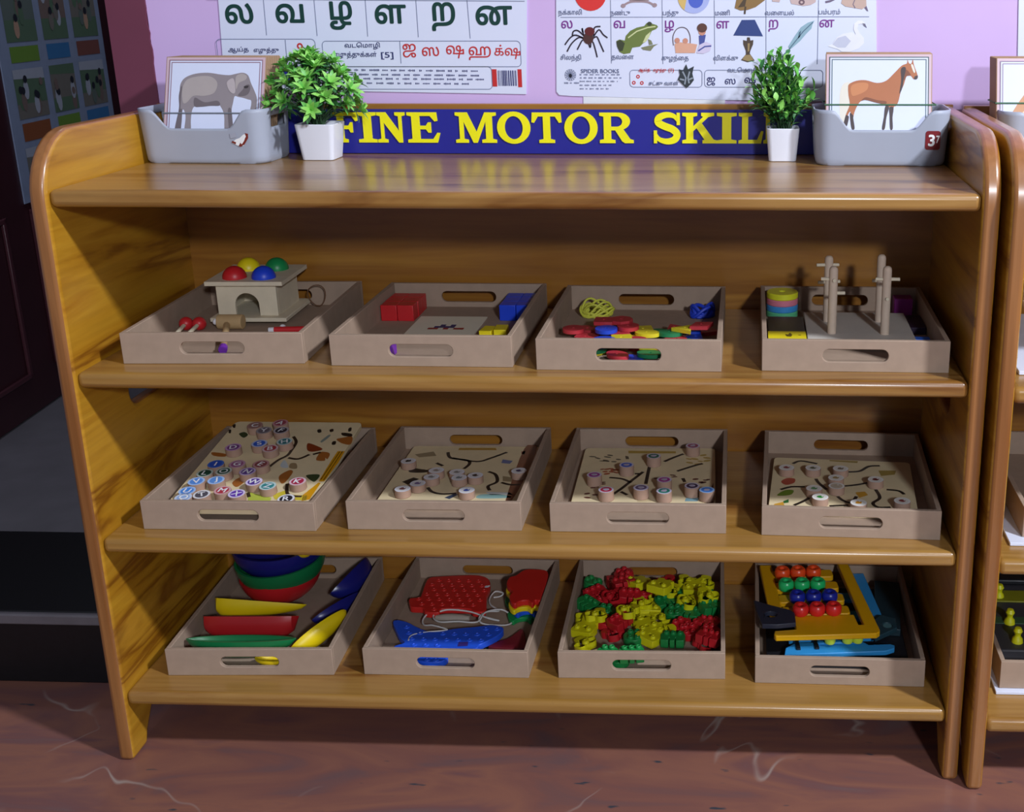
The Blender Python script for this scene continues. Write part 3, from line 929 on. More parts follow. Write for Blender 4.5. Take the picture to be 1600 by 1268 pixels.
def logo(m):
    x, z = [0.6296,0.9427]
    for k in range(14):
        a = 2 * PI * k / 14
        strip(m, [(x + .002 * math.cos(a), z + .002 * math.sin(a)), (x + .0085 * math.cos(a), z + .0085 * math.sin(a))], 0.0008, 0.0001, 0)
    for r in (.0045, .0065, .0085):
        m.flat([circ(x, z, r, r, 18), circ(x, z, r - .0005, r - .0005, 18)], 0.0002, 0)
    m.flat(circ(x, z - .001, .0024, .003, 12), 0.0003, 1)
up_part('round_emblem', c2, logo, [INK_GREY, pic_mats('14182a')[0]])

t = finish('sheet_strip', MB(), PAPER) if False else None
mb = MB()
mb.X = upright(0.3838)
q = [[0.6479,0.9108],[0.8616,0.9082],[0.8617,0.8968],[0.6476,0.8984]]
mb.prism(q, -0.0008, 0.0)
tag(finish('paper_strip', mb, mat('white_paper_strip', 'e4e6ee', 0.6)), 'white paper strip sticking out below the right picture chart', 'paper')
c3 = chart('white wall chart whose left margin shows at the right edge', [[1.2737,1.2629],[1.6285,1.2604],[1.6784,0.9129],[1.2915,0.9696]])

# ---------------------------------------------------------------- MDF trays
TRAYS = [[0.0666,0.0472,0.0378],[0.347,0.0489,0.0029],[0.6222,0.04,-0.0011],[0.9165,0.0459,-0.005],[0.0635,0.0393,0.0081],[0.3474,0.0485,0.015],[0.6292,0.0517,0.0084],[0.9196,0.0514,-0.0293],[0.0589,0.0514,0.0415],[0.3442,0.065,-0.005],[0.6291,0.0659,0.0241],[0.9138,0.0641,-0.0064]]
TM = [Matrix.Translation((a[0], a[1], ZS[1 + k // 4])) @ Matrix.Rotation(a[2], 4, 'Z') for k, a in enumerate(TRAYS)]
TW, TD, TH = 0.242, 0.290, 0.0428
FL = 0.006
ORD = ['leftmost', 'second', 'third', 'fourth', 'fifth', 'sixth', 'seventh', 'eighth', 'ninth', 'tenth', 'eleventh', 'twelfth']
def at(k, x, y, z=FL, rz=0.0, rx=0.0, ry=0.0):
    return TM[k] @ Matrix.Translation((x, y, z)) @ Matrix.Rotation(R(rz), 4, 'Z') @ Matrix.Rotation(R(ry), 4, 'Y') @ Matrix.Rotation(R(rx), 4, 'X')

TG = 'MDF trays on the shelving unit'
TLAB = ['MDF tray holding the pounding bench with coloured balls',
        'MDF tray holding red and blue cubes and a pattern card',
        'MDF tray holding flat lacing beads and a yellow string bundle',
        'MDF tray holding a peg board with four upright posts',
        'MDF tray under the tilted board of letter discs',
        'MDF tray with a maze board, second from left on the middle shelf',
        'MDF tray with a maze board of bright pink, green and blue discs',
        'MDF tray with a fruit and vegetable maze board, middle shelf right end',
        'MDF tray holding stacked wooden bowls and boat shapes',
        'MDF tray holding red and blue animal lacing plates and white lace',
        'MDF tray full of red, yellow and green plastic links',
        'MDF tray holding yellow and blue plastic counting frames']
tray = thing('wooden_tray', TLAB[0], 'tray', mtx=TM[0], group=TG)
def end_panel(y):
    out = [(0, 0), (TW / 2, 0), (TW, 0), (TW, TH), (TW / 2, TH), (0, TH)]
    h = rrect(TW / 2 - 0.0425, TW / 2 + 0.0425, 0.0135, 0.0305, 0.0083, 6)
    h.insert(0, (TW / 2, 0.0135))
    h.insert(15, (TW / 2, 0.0305))
    mb = MB()
    mb.X = Matrix.Translation((0, y, 0)) @ UP
    mb.prism_hole(out, h, 1, 4, 0, 15, -0.0065, 0.0)
    return mb
finish('base_panel', MB().box(0.0065, TW - 0.0065, 0.0065, TD - 0.0065, 0.0008, FL), MDF, tray)
finish('end_panel', end_panel(0.0), MDF, tray, bevel=0.0008)
finish('end_panel', end_panel(TD - 0.0065), MDF, tray, bevel=0.0008)
for x in (0, TW - 0.0065):
    finish('side_panel', MB().box(x, x + 0.0065, 0.0065, TD - 0.0065, 0, TH), MDF, tray, bevel=0.0008)
for k in range(1, 12):
    dup(tray, TM[k], TLAB[k], TG)

def solo(name, mb, mats, mtx, label, cat, group=None, **kw):
    o = finish(name, mb, mats, **kw)
    o.matrix_world = mtx
    return tag(o, label, cat, group)

RED = mat('toy_red', 'c8242a', 0.4, 0.04)
BLUE = mat('toy_blue', '1d45d6', 0.4, 0.04)
GREEN = mat('toy_green', '178a4c', 0.4, 0.05)
YELLOW = mat('toy_yellow', 'ecd81a', 0.4, 0.04)
PURPLE = mat('toy_purple', '7a2db0', 0.4, 0.04)
PALEWOOD = mat('pale_beech', 'd9cdb4', 0.6, 0.05, 50, spec=0.3)
TANWOOD = mat('tan_beech', 'b99b70', 0.6, 0.08, 50, spec=0.3)
WHITE = mat('white_plastic', 'e8e8ee', 0.35, 0.01)
BLACK = mat('black_plastic', '16171c', 0.4, 0.1)

# ---- tray 1: pounding bench
pb = thing('pounding_bench', 'pale wooden pounding bench with arched front and four coloured balls on top', 'toy', mtx=at(0, 0, 0))
finish('base_plate', MB().box(0.052, 0.164, 0.163, 0.279, FL, 0.012), PALEWOOD, pb, bevel=0.001)
mb = MB()
mb.X = Matrix.Translation((0, 0.176, 0)) @ UP
arch = [(0.0605, 0.012), (0.0865, 0.012), (0.0865, 0.028)] + circ(0.104, 0.0285, 0.0175, 0.0175, 14, PI, 0) + [(0.1215, 0.012), (0.1485, 0.012), (0.1485, 0.0595), (0.0605, 0.0595)]
mb.prism(arch, -0.006, 0)
finish('front_panel', mb, PALEWOOD, pb, bevel=0.0006)
finish('back_panel', MB().box(0.0605, 0.1485, 0.262, 0.268, 0.012, 0.0595), PALEWOOD, pb)
for x in (0.0605, 0.1425):
    finish('side_panel', MB().box(x, x + 0.006, 0.182, 0.262, 0.012, 0.0595), PALEWOOD, pb)
BP = [(0.084, 0.192, RED, 'red'), (0.127, 0.192, BLUE, 'blue'), (0.084, 0.248, YELLOW, 'yellow'), (0.127, 0.248, GREEN, 'green')]
mb = MB()
mb.prism([[(0.049, 0.166), (0.162, 0.166), (0.162, 0.279), (0.049, 0.279)]] + [circ(b[0], b[1], 0.0155, n=24) for b in BP], 0.0596, 0.0656)
finish('top_plate', mb, PALEWOOD, pb)
for x, y, m, c in BP:
    solo('ball', MB().sph((0, 0, 0), 0.0172, 28), m, at(0, x, y, 0.0722), 'glossy %s ball in a hole on top of the pounding bench' % c, 'ball', 'balls on the pounding bench')
for i, x in enumerate((0.026, 0.045)):
    s = thing('beater', 'red knobbed stick, %s of the two lying beside the hammer' % ('left', 'right')[i], 'stick', mtx=at(0, x, 0.142), group='red knobbed sticks')
    finish('knob', MB().sph((0, 0, 0.0098), 0.0098, 22), RED, s)
    finish('stick', MB().cyl((0, -0.004, 0.0095), (0.012 - i * 0.004, -0.115, 0.004), 0.0028), PALEWOOD, s)
h = thing('toy_hammer', 'small tan wooden hammer in front of the pounding bench arch', 'hammer', mtx=at(0, 0.087, 0.147))
finish('head', MB().cyl((-0.016, 0, 0.011), (0.020, 0, 0.011), 0.0108, n=24), TANWOOD, h, bevel=0.001)
o = finish('face_knob', MB().sph((-0.0195, 0, 0.011), 0.0048, 16), WHITE, h)
o['label'] = 'white end knob'
finish('handle', MB().cyl((0, -0.0105, 0.0095), (0.034, -0.112, 0.0062), 0.0045), TANWOOD, h)
o = finish('handle_tip', MB().cyl((0.0337, -0.111, 0.0062), (0.0373, -0.122, 0.0060), 0.0058), PURPLE, h)
o['label'] = 'violet blue tip'
mk = thing('crayon_stick', 'thin red stick with white ends at front right of pounding bench tray', 'stick', mtx=at(0, 0.165, 0.126))
finish('shaft', MB().cyl((-0.006, 0, 0.0048), (0.062, 0.004, 0.0048), 0.0046), RED, mk)
finish('end_cap', MB().cyl((-0.014, -0.0003, 0.0048), (-0.006, 0, 0.0048), 0.0036), WHITE, mk)
finish('end_bead', MB().sph((0.001, 0.014, 0.0046), 0.0045, 14), WHITE, mk)
pts = [(0.0135 * math.cos(a), 0.004 * math.sin(2 * a), 0.0185 + 0.0165 * math.sin(a)) for a in [2 * PI * i / 24 for i in range(24)]]
solo('string_loop', MB().tube(pts, 0.0009, 6, True), mat('brown_string', '6a4a34', 0.8), at(0, 0.1785, 0.262, 0.008), 'thin brown string loop standing behind the pounding bench', 'string')

# ---- tray 2: cubes and pattern card
def cubes(k, x0, y0, nx, ny, s, m, cname, where, nz=1):
    proto = MB().box(-s / 2, s / 2, -s / 2, s / 2, 0, s)
    first = None
    for j in range(ny):
        for i in range(nx):
            M = at(k, x0 + (i + .5) * (s + .0005) + random.uniform(-.0004, .0004), y0 + (j + .5) * (s + .0006), FL, random.uniform(-1.5, 1.5))
            lab = '%s cube, %s of the %s column in the %s' % (cname, ('front', 'middle', 'back')[j], ('left', 'right')[i], where)
            if first is None:
                first = finish('wooden_cube', proto, m, bevel=0.0009)
                o = first
            else:
                o = first.copy()
                col.objects.link(o)
            o.matrix_world = M
            tag(o, lab, 'block', '%s cubes' % cname)
random.seed(4)
cubes(1, 0.0085, 0.198, 2, 3, 0.0242, RED, 'red', 'block of cubes beside the card')
cubes(1, 0.1845, 0.204, 2, 3, 0.0242, BLUE, 'blue', 'block of cubes against the tray wall')
o = finish('wooden_cube', MB().box(-0.011, 0.011, -0.011, 0.011, 0, 0.022), PURPLE, bevel=0.0009)
o.matrix_world = at(1, 0.066, 0.030)
tag(o, 'purple cube seen through the front handle slot of the cube tray', 'block')
for i, x in enumerate((0.184, 0.203)):
    solo('flat_block', MB().box(-0.009, 0.009, -0.014, 0.014, 0, 0.0115 + i * 0.002), YELLOW, at(1, x, 0.124, FL, -6 + 9 * i), 'flat yellow block, %s of two in the front right of the cube tray' % ('left', 'right')[i], 'block', 'flat yellow blocks', bevel=0.0009)
pc = thing('pattern_card', 'cream card printed with a red and blue stepped pattern beside red cubes', 'card', mtx=at(1, 0.0625, 0.1195))
finish('card', MB().box(0, 0.100, 0, 0.101, 0.0002, 0.0018), mat('cream_card', 'e9e3cd', 0.6, 0.02), pc)
mb = MB()
u = 0.0075
for i, j, c in [(0, 0, 0), (1, 0, 0), (1, 1, 1), (2, 1, 1), (2, 0, 0), (2, 2, 1), (3, 0, 0), (3, 1, 1), (4, 1, 1), (4, 0, 0), (4, 2, 1), (5, 0, 0), (6, 0, 0)]:
    if j == 0 and i in (2, 4):
        continue
    x, y = 0.027 + i * u, 0.030 + j * 0.0085
    mb.flat([(x, y), (x + u, y), (x + u, y + 0.0085), (x, y + 0.0085)], 0.0021, c)
finish('printed_pattern', mb, pic_mats('9a2a26', '2a2f6e'), pc, norm=False)

# ---- tray 3: lacing beads
def bundle(n, a, b, h, r, seed, m, k, x, y, label):
    random.seed(seed)
    mb = MB()
    P = []
    for i in range(n):
        t0 = random.uniform(0, PI)
        rr = random.uniform(.65, 1.0)
        ph = random.uniform(0, 6)
        for j in range(14):
            t = 2 * PI * j / 14
            q = (a * rr * math.cos(t), b * rr * math.sin(t))
            P.append((q[0] * math.cos(t0 * .25) - q[1] * math.sin(t0 * .25), q[0] * math.sin(t0 * .25) + q[1] * math.cos(t0 * .25), r + (h - 2 * r) * (.5 + .5 * math.sin(2 * t + ph)) * (i + 1) / n))
    mb.tube(smooth(P, 3), r, 7)
    return solo('string_bundle', mb, m, at(k, x, y, FL), label, 'string')
bundle(7, 0.0255, 0.017, 0.026, 0.0017, 3, mat('yellow_string', 'd6d84e', 0.6), 2, 0.050, 0.247, 'wound yellow string bundle at back left of the lacing bead tray')
bundle(6, 0.022, 0.014, 0.022, 0.0028, 9, mat('blue_lace', '2040c8', 0.5), 2, 0.2085, 0.246, 'blue lace bundle in the back right corner of the lacing bead tray')
SHP = {'round': (circ(0, 0, .0155, n=26), .0155), 'square': (rrect(-.0135, .0135, -.0135, .0135, .002, 2), .0155), 'eight-sided': (circ(0, 0, .0165, n=8), .0155),
       'oval': (circ(0, 0, .0175, .012, n=24), .0145), 'diamond': ([(-.020, 0), (0, -.014), (.020, 0), (0, .014)], .015), 'triangle': ([(-.016, -.011), (.016, -.011), (0, .016)], .0135)}
B3 = [[[0.032,0.1232],[0.0486,0.1431],[0.0738,0.1349],[0.077,0.1667],[0.0975,0.1392],[0.1091,0.119],[0.128,0.1437],[0.1499,0.1479],[0.1729,0.1348],[0.1935,0.1459],[0.2182,0.1573],[0.212,0.1157],[0.1895,0.1116],[0.1678,0.1095],[0.1368,0.1065],[0.0802,0.1046],[0.0521,0.1023],[0.0992,0.1039],[0.1189,0.0959],[0.1772,0.0946],[0.0592,0.1519],[0.204,0.1256]]][0]
B3c = ['red round', 'red oval', 'red square', 'blue oval', 'red eight-sided', 'red round', 'yellow square', 'green eight-sided', 'red triangle', 'blue oval', 'red diamond', 'red diamond', 'yellow triangle', 'green oval', 'yellow oval', 'blue round', 'red eight-sided', 'red square', 'yellow round', 'red round', 'red triangle', 'blue triangle']
B3 += [[0.085,0.0384],[0.1076,0.0483],[0.1266,0.0509],[0.1439,0.0527],[0.1467,0.0284],[0.1045,0.018],[0.1243,0.0169],[0.0717,0.0502]]
B3c += ['blue round', 'yellow square', 'red round', 'yellow square', 'green oval', 'red oval', 'blue square', 'green round']
B3 += [(.05, .085), (.09, .075), (.13, .08), (.17, .07), (.205, .065), (.07, .06), (.15, .05), (.19, .10)]
B3c += ['red round', 'green square', 'red oval', 'blue eight-sided', 'red square', 'yellow round', 'red triangle', 'green round']
bpy.context.view_layer.update()
from bpy_extras.object_utils import world_to_camera_view
def px(o):
    return world_to_camera_view(scn, cam, o.matrix_world.translation)
def rank_labels(items, cuts, fmt):
    # items: (object, kind words, ly); labels name the kind, the band of the tray and the place from the left
    b = {}
    for o, kind, ly in items:
        band = 'back' if ly > cuts[1] else ('middle' if ly > cuts[0] else 'front')
        b.setdefault((kind, band), []).append(o)
    for (kind, band), l in b.items():
        l.sort(key=lambda o: px(o).x)
        for i, o in enumerate(l):
            if len(l) == 1:
                o['label'] = fmt % ('only ' + kind, band)
            elif i == len(l) - 1:
                o['label'] = fmt % ('rightmost ' + kind, band)
            else:
                o['label'] = fmt % (ORD[i] + ' ' + kind + (' from the left' if i else ''), band)
CM = {'red': mat('bead_red', 'b8323c', 0.45), 'blue': mat('bead_blue', '2346c4', 0.45), 'yellow': mat('bead_yellow', 'dccb2c', 0.45), 'green': mat('bead_green', '1c7a4a', 0.45)}
placed, items, cache = [], [], {}
random.seed(21)
order = sorted(range(len(B3)), key=lambda i: -i)
for i in order:
    (x, y), kind = B3[i], B3c[i]
    c, s = kind.split(' ')
    out, r = SHP[s]
    x = min(max(x, .0075 + r), TW - .0075 - r)
    y = min(max(y, .0075 + r), .25)
    z = FL
    for (a, b, q, zz) in placed:
        if math.hypot(a - x, b - y) < .88 * (q + r):
            z = max(z, zz)
    z = min(z, FL + .0205)
    placed.append((x, y, r, z + .0056))
    if kind not in cache:
        mb = MB()
        mb.prism([out, circ(0, 0, .0024, n=10)], 0, .0052)
        o = finish('lacing_bead', mb, CM[c])
        cache[kind] = o
    else:
        o = cache[kind].copy()
        col.objects.link(o)
    o.matrix_world = at(2, x, y, z, random.uniform(-40, 40) if s != 'square' else random.uniform(-15, 15))
    tag(o, '', 'bead', 'flat lacing beads')
    items.append((o, c + ' ' + s + ' bead', y))
rank_labels(items, (.10, .15), '%s in the %s band of the lacing bead tray')

# ---- tray 4: peg board
pg = thing('peg_board', 'grey wooden board with four upright posts and small side pins', 'toy', mtx=at(3, 0, 0))
finish('base', MB().box(0.0635, 0.2115, 0.075, 0.229, FL, 0.012), mat('grey_beech', 'c6c0b8', 0.6, 0.04, 30), pg, bevel=0.001)
POSTW = mat('post_beech', 'cdb8a4', 0.55, 0.06, 60, spec=0.3)
def post(x, y, h, pins):
    mb = MB()
    mb.lathe([(0, 0), (.0062, 0), (.0062, h - .006), (.0056, h - .003), (.0036, h - .0008), (0, h)], 18, (x, y, .0121))
    o = finish('post', mb, POSTW, pg)
    for (z, dx, dy, a, b) in pins:
        m = MB()
        m.cyl((x + dx * a, y + dy * a, .012 + z), (x + dx * b, y + dy * b, .012 + z), .0024, n=12)
        finish('pin', m, PALEWOOD, o)
post(0.098, 0.118, .0955, [(.077, 1, -.12, -.0165, -.005), (.077, .1, -1, .0045, .0085), (.0575, 1, .05, .005, .0165)])
post(0.171, 0.117, .0965, [(.078, 1, 0, .005, .0175), (.078, 1, 0, -.0155, -.005), (.052, .1, -1, .0045, .0085)])
post(0.0955, 0.180, .0965, [(.083, 1, .1, -.0175, -.005), (.083, 1, .1, .005, .0145), (.058, 1, .25, -.0145, -.005), (.058, 1, .25, .005, .0165)])
post(0.170, 0.182, .0985, [(.06, 1, 0, -.012, -.005)])
RC = [('green', '5cba86'), ('blue', '3f93d6'), ('pink', 'd97e92'), ('yellow', 'dede2c')]
for i, (c, hx) in enumerate(RC):
    mb = MB()
    mb.lathe([(.0050, 0), (.0225, 0), (.0235, .0012), (.0235, .0082), (.0225, .0094), (.0050, .0094), (.0050, 0)], 36)
    solo('stacking_ring', mb, mat('ring_' + c, hx, .45), at(3, .0325, .2505, FL + i * .0095), 'thick %s ring in the stack of four beside the peg board' % c, 'ring', 'stacked coloured rings', angle=30)
bx = thing('small_box', 'flat black box with a yellow printed end in front of the ring stack', 'box', mtx=at(3, .010, .076))
finish('body', MB().box(0, .0515, 0, .125, 0, .0125), BLACK, bx, bevel=.0008)
mb = MB().box(-.0004, .0519, -.0004, .044, .0124, .0135)
o = finish('printed_band', mb, YELLOW, bx)
o['label'] = 'bright yellow printed band'
mb = MB()
mb.flat([(.025, .018), (.031, .017), (.033, .026), (.030, .036), (.027, .027), (.023, .029)], .0138)
mb.flat(circ(.043, .025, .0022, .0016, 10), .0138)
finish('printed_mark', mb, pic_mats('5a4a12'), bx, norm=False)
solo('flat_strip', MB().box(-.023, .0215, -.008, .008, 0, .0115), mat('strip_blue', '2f6ee0', .45), at(3, .2105, .101), 'bright blue strip in the front right corner of the peg board tray', 'block', bevel=.002)
solo('wooden_cube', MB().box(-.011, .0165, -.0125, .0125, 0, .028), mat('magenta_block', '8e1f86', .5), at(3, .2105, .262), 'magenta cube in the back right corner of the peg board tray', 'block', bevel=.0012)
solo('flat_block', MB().box(-.011, .011, -.033, .033, 0, .011), mat('dark_violet', '2a1636', .5), at(3, .2235, .188), 'dark violet block along the right wall of the peg board tray', 'block', bevel=.0012)

# ---- letter board (tray 5)
BOARDW = mat('board_wood', 'e2d0a8', 0.55, 0.05, 30, spec=0.3)
DISCW = mat('disc_wood', 'a98a78', 0.65, 0.06, 50, spec=0.2)
tilt = math.degrees(math.atan(.121))
AB = at(4, .026, .008, .0276, 0, tilt)
ab = thing('alphabet_board', 'tilted yellow printed wooden board covered with round letter discs', 'board', mtx=AB)
mb = MB()
mb.prism(rrect(0, .203, 0, .262, .008, 4), -.008, 0)
finish('board', mb, BOARDW, ab, bevel=.0006)
apm = pic_mats('d89a12', '2e241c', '8a958c', 'a8652a', '8a3a18', 'c6ced0', '9a8460', '3a4a2c', 'b9c64a', 'd6c43c')
for l, c in zip([[[0.1928,0.1679],[0.2039,0.1682],[0.2052,0.1339],[0.2015,0.0783],[0.1934,0.0781],[0.1926,0.1236]],[[0.1396,0.2355],[0.1443,0.2374],[0.1482,0.2282],[0.1436,0.2263]],[[0.159,0.2359],[0.1634,0.239],[0.1661,0.2315],[0.1623,0.2285]],[[0.1569,0.1991],[0.1626,0.2193],[0.1664,0.2157],[0.1607,0.1956]],[[0.1813,0.227],[0.1973,0.2236],[0.1992,0.2145],[0.185,0.2179]],[[0.1794,0.205],[0.1873,0.2106],[0.2009,0.2145],[0.206,0.1894],[0.192,0.1926]],[[0.1756,0.1977],[0.1805,0.1989],[0.1828,0.1889],[0.1778,0.1881]],[[0.1394,0.1916],[0.157,0.183],[0.1682,0.1727],[0.156,0.1654],[0.1457,0.1704]],[[0.1673,0.157],[0.1696,0.1657],[0.1831,0.1608],[0.1853,0.1436],[0.1808,0.147],[0.1827,0.1385],[0.1696,0.1399]],[[0.1207,0.1254],[0.1218,0.1389],[0.1336,0.1223],[0.1342,0.1157],[0.1254,0.1172]],[[0.1345,0.1291],[0.1429,0.1292],[0.1489,0.1144],[0.1376,0.1158]],[[0.1696,0.0952],[0.1887,0.0972],[0.1885,0.078],[0.181,0.081]],[[0.1019,0.048],[0.1138,0.0421],[0.1283,0.0378],[0.1416,0.0321],[0.1433,0.0231],[0.1118,0.0224]],[[0.1404,0.0396],[0.1536,0.0522],[0.1627,0.0401],[0.1902,0.0392],[0.1932,0.0257],[0.148,0.0277]],[[0.1308,0.0928],[0.1399,0.1092],[0.1471,0.1028],[0.1458,0.0739],[0.1393,0.0738]],[[0.1834,0.0406],[0.1905,0.0623],[0.1944,0.075],[0.1982,0.0735],[0.197,0.0288],[0.1874,0.0241]],[[0.0003,0.2326],[0.0038,0.2327],[0.0073,0.2216],[0.0036,0.2234]],[[-0.0003,0.2496],[0.0034,0.2516],[0.007,0.2403],[0.0032,0.241]],[[0.0212,0.22],[0.0279,0.2257],[0.0367,0.2167],[0.0332,0.2074]],[[0.0696,0.0723],[0.0764,0.0884],[0.0862,0.0758],[0.0811,0.0599]],[[0.0035,0.1605],[0.026,0.1558],[0.0278,0.1472],[0.0095,0.1502]],[[0.1873,0.2421],[0.1911,0.244],[0.1936,0.2328],[0.1898,0.2309]]],
                (0, 1, 1, 2, 1, 3, 1, 4, 3, 5, 6, 7, 8, 9, 3, 0, 1, 1, 7, 3, 3, 1)):
    mb = MB()
    mb.flat(sm(l) if c not in (0, 9, 8) else l, .0003, 0)
    finish('printed_picture', mb, apm[c], ab, norm=False)
for l in [[[0.1095,0.2127],[0.1201,0.1947],[0.1218,0.1699],[0.1211,0.1526],[0.1125,0.1387],[0.1065,0.1184]],[[0.1252,0.1458],[0.1416,0.1427],[0.1538,0.1567]],[[0.1031,0.0449],[0.1094,0.0329]],[[0.1502,0.0708],[0.1595,0.0446],[0.1701,0.0372],[0.1833,0.036]],[[0.1589,0.1568],[0.1685,0.1639]]]:
    mb = MB()
    strip(mb, smooth([(q[0], q[1], 0) for q in l], 4), .0048, .0004, 0)
    finish('routed_path', mb, pic_mats('3a2c20'), ab, norm=False)
for l in [[[0.1968,0.1663],[0.1951,0.0829]],[[0.2007,0.1674],[0.1997,0.0814]]]:
    mb = MB()
    strip(mb, l, .0014, .0005, 0)
    finish('printed_line', mb, pic_mats('6e4a0a'), ab, norm=False)

def disc(name, label, mtx, r, h, rim, face, mark=None, mcol=None, group=None, ov=None):
    t = thing(name, label, 'disc', mtx=mtx, group=group)
    mb = MB()
    mb.cyl((0, 0, 0), (0, 0, h), r, n=28)
    finish('wooden_body', mb, DISCW, t, bevel=.0005)
    mb = MB()
    mb.flat([circ(0, 0, r * .98, n=28), circ(0, 0, r * .74, n=28)], h + .0002, 0)
    mb.flat(circ(0, 0, r * .74, n=28), h + .0002, 1)
    mm = [mat('disc_print_' + rim, rim, .45, .02), mat('disc_print_' + face, face, .45, .04)]
    if mark and len(mark) == 1:
        text(mb, mark, r * 1.35, 0, 0, h + .0004, 2, bold=.02)
        mm.append(mat('disc_print_' + mcol, mcol, .45, .02))
    elif mark == 'leaf':
        l = smooth([(-r * .42, -r * .16, 0), (-r * .15, r * .34, 0), (r * .40, r * .20, 0), (r * .18, -r * .34, 0)], 3, True)
        mb.flat([(q[0], q[1]) for q in l], h + .0004, 2)
        mb.flat(circ(r * .22, r * .2, r * .13, n=8), h + .0006, 0)
        mm.append(mat('disc_print_' + mcol, mcol, .45, .05))
    finish('printed_face', mb, mm, t, norm=False)
    return t
LD = [('C', 'a88078', '96706a', 'back row, left end', 'dull pink'), ('A', 'c9929a', '9a4a58', 'back row, right end', 'pink rimmed'), ('Y', 'a09aa0', '6e6670', 'behind the blue disc', 'small grey'),
      ('F', 'b9b0b8', '33303e', 'beside the black path', 'dark navy'), ('S', 'b9c8ee', '2f62d0', 'beside the teal one, upper middle', 'bright blue'), ('H', 'c2d2d2', '3f7f86', 'upper middle beside the black path', 'teal'),
      ('B', 'd9c2c8', 'a83a44', 'just below the blue and teal pair', 'red'), ('D', 'c79acc', '7a4488', 'alone near the left edge', 'purple'), ('I', '3f6ed0', '2a55c4', 'left edge in the middle rows', 'deep blue'),
      ('G', 'c49ab4', '9c5a88', 'middle row left of the red rimmed one', 'mauve'), ('E', 'c08f92', '8e4c4c', 'right end of the middle row', 'brownish red'), ('L', 'b9c9c0', '1f4a3c', 'left edge below the deep blue one', 'dark green'),
      ('O', 'c2c9c0', '2a5446', 'second of the dark green pair', 'dark green'), ('N', 'c9b4d9', '6a4a9a', 'below the mauve one', 'violet'), ('V', 'a9c8f6', '5a90e0', 'left edge, left of a light blue pair', 'light blue'),
      ('J', 'a9c8f6', '5f93dd', 'right of a light blue pair', 'light blue'), ('W', 'e2d4f2', '5c3f9c', 'bearing the letter W', 'violet'), ('Z', 'c4dcdc', '3d8f92', 'beside the letter W', 'teal'),
      ('K', 'e4c4d0', 'b02c4c', 'bearing the letter K near the right edge', 'red'), ('U', 'a9c8f6', '4f8fe6', 'front left corner', 'light blue'), ('T', 'e4e4ea', '5a5660', 'bearing the letter T, front row', 'grey'),
      ('M', 'd9aab0', 'b83a4a', 'bearing the letter M, front row', 'red'), ('X', 'e0d4f4', '6a3fb4', 'right of the letter M, front row', 'violet'), ('Q', 'cfdcf4', '9ab8e8', 'lowest at the front left rim', 'pale blue'),
      ('R', 'e8e8ee', '2e2c34', 'lowest at the front rim, right side', 'black and white')]
LP = [[0.046,0.2261],[0.0828,0.2351],[0.0662,0.2101],[0.0929,0.2107],[0.0749,0.1679],[0.1108,0.1749],[0.097,0.153],[0.0399,0.1554],[0.0344,0.1044],[0.0658,0.1051],[0.1008,0.1058],[0.0292,0.078],[0.0543,0.0842],[0.0893,0.084],[0.0267,0.0547],[0.0536,0.0585],[0.1097,0.0555],[0.1336,0.0442],[0.1716,0.0578],[0.0249,0.0284],[0.0494,0.0191],[0.0744,0.0308],[0.0976,0.0224],[0.0271,0.0011],[0.1718,0.0043]]
for (ch, rim, face, where, cn), (x, y) in zip(LD, LP):
    x = max(x, .002)
    y = max(y, .0105)
    disc('letter_disc', '%s letter disc on the alphabet board, %s' % (cn, where), AB @ Matrix.Translation((x, y, .0006)) @ Matrix.Rotation(R(random.uniform(-25, 25)), 4, 'Z'), .0118, .0115, rim, face, ch, 'f0f0f4' if face not in ('9ab8e8',) else 'f4f6fa', 'letter discs on the alphabet board')

# ---- maze boards (trays 6 to 8)
def maze(k, x0, x1, y0, y1, rz, label, paths, blobs, bcols):
    M = at(k, x0, y0, FL, rz)
    t = thing('maze_board', label, 'board', mtx=M)
    mb = MB()
    mb.prism(rrect(0, x1 - x0, 0, y1 - y0, .008, 4), .0002, .008)
    finish('board', mb, BOARDW, t, bevel=.0006)
    inv = M.inverted() @ TM[k]
    def loc(q):
        v = inv @ Vector((q[0], q[1], 0))
        return (min(max(v.x, .003), x1 - x0 - .003), min(max(v.y, .003), y1 - y0 - .003))
    for p in paths:
        mb = MB()
        l = [loc(q) for q in p]
        strip(mb, smooth([(q[0], q[1], 0) for q in l], 5), .0052, .0083, 0)
        finish('routed_path', mb, pic_mats('2a211c'), t, norm=False)
    bm_ = pic_mats(*bcols)
    for (p, c) in blobs:
        mb = MB()
        l = [loc(q) for q in p]
        mb.flat(sm(l) if len(l) not in (4, 10) else l, .0082, 0)
        finish('printed_picture', mb, bm_[c], t, norm=False)
    return t
def oval(x, y, a, b, rot=0.0, n=10):
    c, s = math.cos(rot), math.sin(rot)
    return [(x + a * math.cos(2 * PI * i / n) * c - b * math.sin(2 * PI * i / n) * s, y + a * math.cos(2 * PI * i / n) * s + b * math.sin(2 * PI * i / n) * c) for i in range(n)]
def scatter(pts, a, b, c, seed):
    random.seed(seed)
    return [(oval(x + random.uniform(-.003, .003), y + random.uniform(-.003, .003), a * random.uniform(.7, 1.2), b * random.uniform(.7, 1.2), random.uniform(-.6, .6)), c) for x, y in pts]
